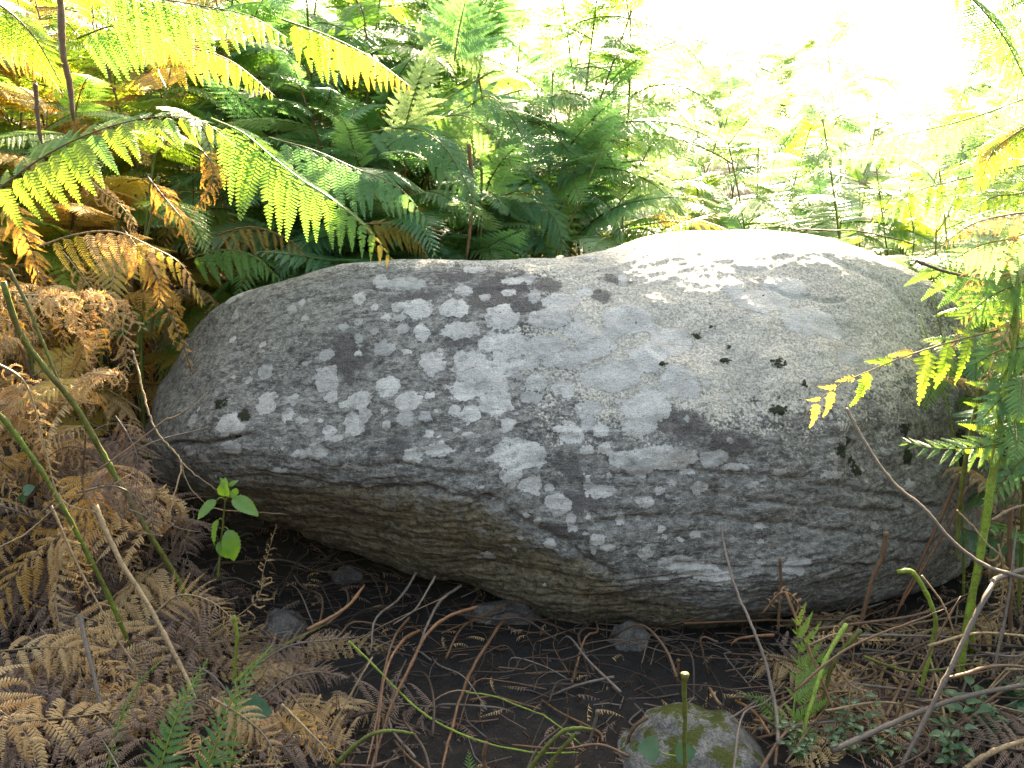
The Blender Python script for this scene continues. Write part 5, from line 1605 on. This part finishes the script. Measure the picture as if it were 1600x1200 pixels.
def herb(px, py, n, seed, label, size=0.03, spread=0.07, hh=(0.03, 0.1), kind='herb'):
    q = random.Random(seed)
    b = ground_at(px, py)
    b[2] = float(ground_z(b[0], b[1]))
    root = empty('low_herb', b)
    for s in range(n):
        a = q.uniform(0, 6.28)
        rr = q.uniform(0.2, 1) * spread
        tip = np.array([math.cos(a) * rr, math.sin(a) * rr, q.uniform(*hh)])
        C = spline([tip * 0.12 * np.array([1, 1, 0]), tip * np.array([0.4, 0.4, 0.6]), tip], 8)
        put('stem', stalk_mesh_r(C, np.full(8, 0.0008), SM['green'], 'stem'), root)
        for k in range(6):
            c = C[3 + (k * 5) // 6]
            az = k * 2.4 + a
            X = np.array([math.cos(az), math.sin(az), 0.35])
            ks = [k_ for k_ in LEAF if k_[0] == kind]
            put('leaf', LEAF[ks[k % len(ks)]], root, frame_M(X, np.array([0, -0.3, 1.0]), c, size * q.uniform(0.7, 1.15)))
    return tag(root, label, 'herb', 'low herbs on the ground')


herb(1300, 1165, 9, 1, 'clump of small dark green leaves at the bottom right of centre', 0.022, 0.09)
herb(1350, 1185, 7, 2, 'dark green leafy clump right of the one by the green stems', 0.022, 0.08)
herb(1250, 1195, 8, 7, 'dark green leafy clump below the young bright frond', 0.02, 0.07)
herb(1545, 1160, 9, 3, 'herb with narrow green leaves under the thick dry stalk at the right', 0.04, 0.08)
herb(1600, 1120, 7, 4, 'herb with narrow green leaves at the right edge', 0.036, 0.08)
herb(1485, 1195, 6, 5, 'small green herb at the bottom edge near the pale stalk', 0.03, 0.06)
herb(1205, 975, 7, 6, 'small dark leafy herb under the right foot of the boulder', 0.026, 0.05)
herb(215, 520, 6, 8, 'dark green leafy herb between the stems left of the boulder', 0.04, 0.1, (0.05, 0.25))
herb(260, 530, 6, 9, 'dark green herb against the left end of the boulder', 0.035, 0.08, (0.05, 0.2))


# ------------------------------------------------------------------ litter nobody could count
def litter(name, num, region, sizes, mat, seed, dens=None, lift=0.02, label='', lo=True):
    rs = np.random.RandomState(seed)
    lib = [pinna_vf(n=9, w=0.14, droop=0.5, side=0.5 * (k - 1), curl=0.8 * k, pdroop=0.6, detail=0, seed=k, gap=0.6, jit=0.4) for k in range(4)]
    lib = [(np.array(v), np.array([f if len(f) == 4 else (f[0], f[1], f[2], f[2]) for f in fs])) for v, fs in lib]
    Vs, Fs, off = [], [], 0
    for i in range(num):
        x, y = rs.uniform(region[0], region[2]), rs.uniform(region[1], region[3])
        if dens is not None and rs.rand() > dens(x, y):
            continue
        v, f = lib[rs.randint(4)]
        a = rs.uniform(0, 6.28)
        X = np.array([math.cos(a), math.sin(a), rs.uniform(-.3, .3)])
        Z = np.array([rs.uniform(-.6, .6), rs.uniform(-.6, .6), 1])
        M = np.array(frame_M(X, Z, np.array([x, y, float(ground_z(x, y)) + rs.uniform(0.002, lift)]), rs.uniform(*sizes)))
        Vs.append(v @ M[:3, :3].T + M[:3, 3]); Fs.append(f + off); off += len(v)
    V = np.vstack(Vs); F = np.vstack(Fs)
    me = mk_mesh(name, V, [tuple(dict.fromkeys(f)) for f in F.tolist()], LM[mat])
    o = put(name, me)
    tag(o, label, 'litter', kind='stuff')


litter('fern_litter', 2000, (-2.2, 1.3, 2.2, 3.0), (0.03, 0.10), 'dead', 1, lambda x, y: 1.0 if (x < -0.45 or x > 0.75) else (0.5 if y < 1.75 else 0.22), 0.05, 'grey-brown scraps of dead fern covering the ground')
litter('fern_litter', 1500, (-2.2, 1.3, 2.2, 2.6), (0.03, 0.08), 'tan', 2, lambda x, y: 0.8 if (x < -0.5 or x > 0.85) else 0.12, 0.05, 'tan scraps of dead fern covering the ground')
litter('fern_litter', 3000, (-5, 2.8, 6, 7), (0.05, 0.16), 'gold', 3, None, 0.12, 'golden scraps of dead fern under the bracken behind')
litter('fern_litter', 900, (-5, 2.8, 6, 7), (0.05, 0.16), 'green', 4, None, 0.25, 'green undergrowth of small fern leaves behind the boulder')


def twigs(num, region, seed, mat, label, rr=(0.0005, 0.0018), ll=(0.02, 0.12)):
    rs = np.random.RandomState(seed)
    V, F = [], []
    for i in range(num):
        x, y = rs.uniform(region[0], region[2]), rs.uniform(region[1], region[3])
        a, L = rs.uniform(0, 6.28), rs.uniform(*ll)
        z = float(ground_z(x, y)) + rs.uniform(0.002, 0.014)
        d = np.array([math.cos(a), math.sin(a), rs.uniform(-.15, .3)]) * L
        b = np.cross(d, [0, 0, 1]) * rs.uniform(-.25, .25)
        C = np.array([[x, y, z], np.array([x, y, z]) + d * 0.5 + b, np.array([x, y, z]) + d])
        V, F = tube_vf(C, rs.uniform(*rr), 3, V, F, cap=False)
    o = put('twig_litter', mk_mesh('twig_litter', V, F, SM[mat]))
    tag(o, label, 'litter', kind='stuff')


twigs(1500, (-1.6, 1.4, 1.8, 3.0), 1, 'dark', 'blackish broken twigs and crumbs strewn on the soil')
twigs(900, (-1.6, 1.4, 1.8, 3.0), 2, 'brown', 'brown broken twigs and crumbs strewn on the soil')
twigs(420, (-1.6, 1.4, 1.8, 3.0), 3, 'grey', 'grey broken twigs and crumbs strewn on the soil')
print('objects', len(S.objects))
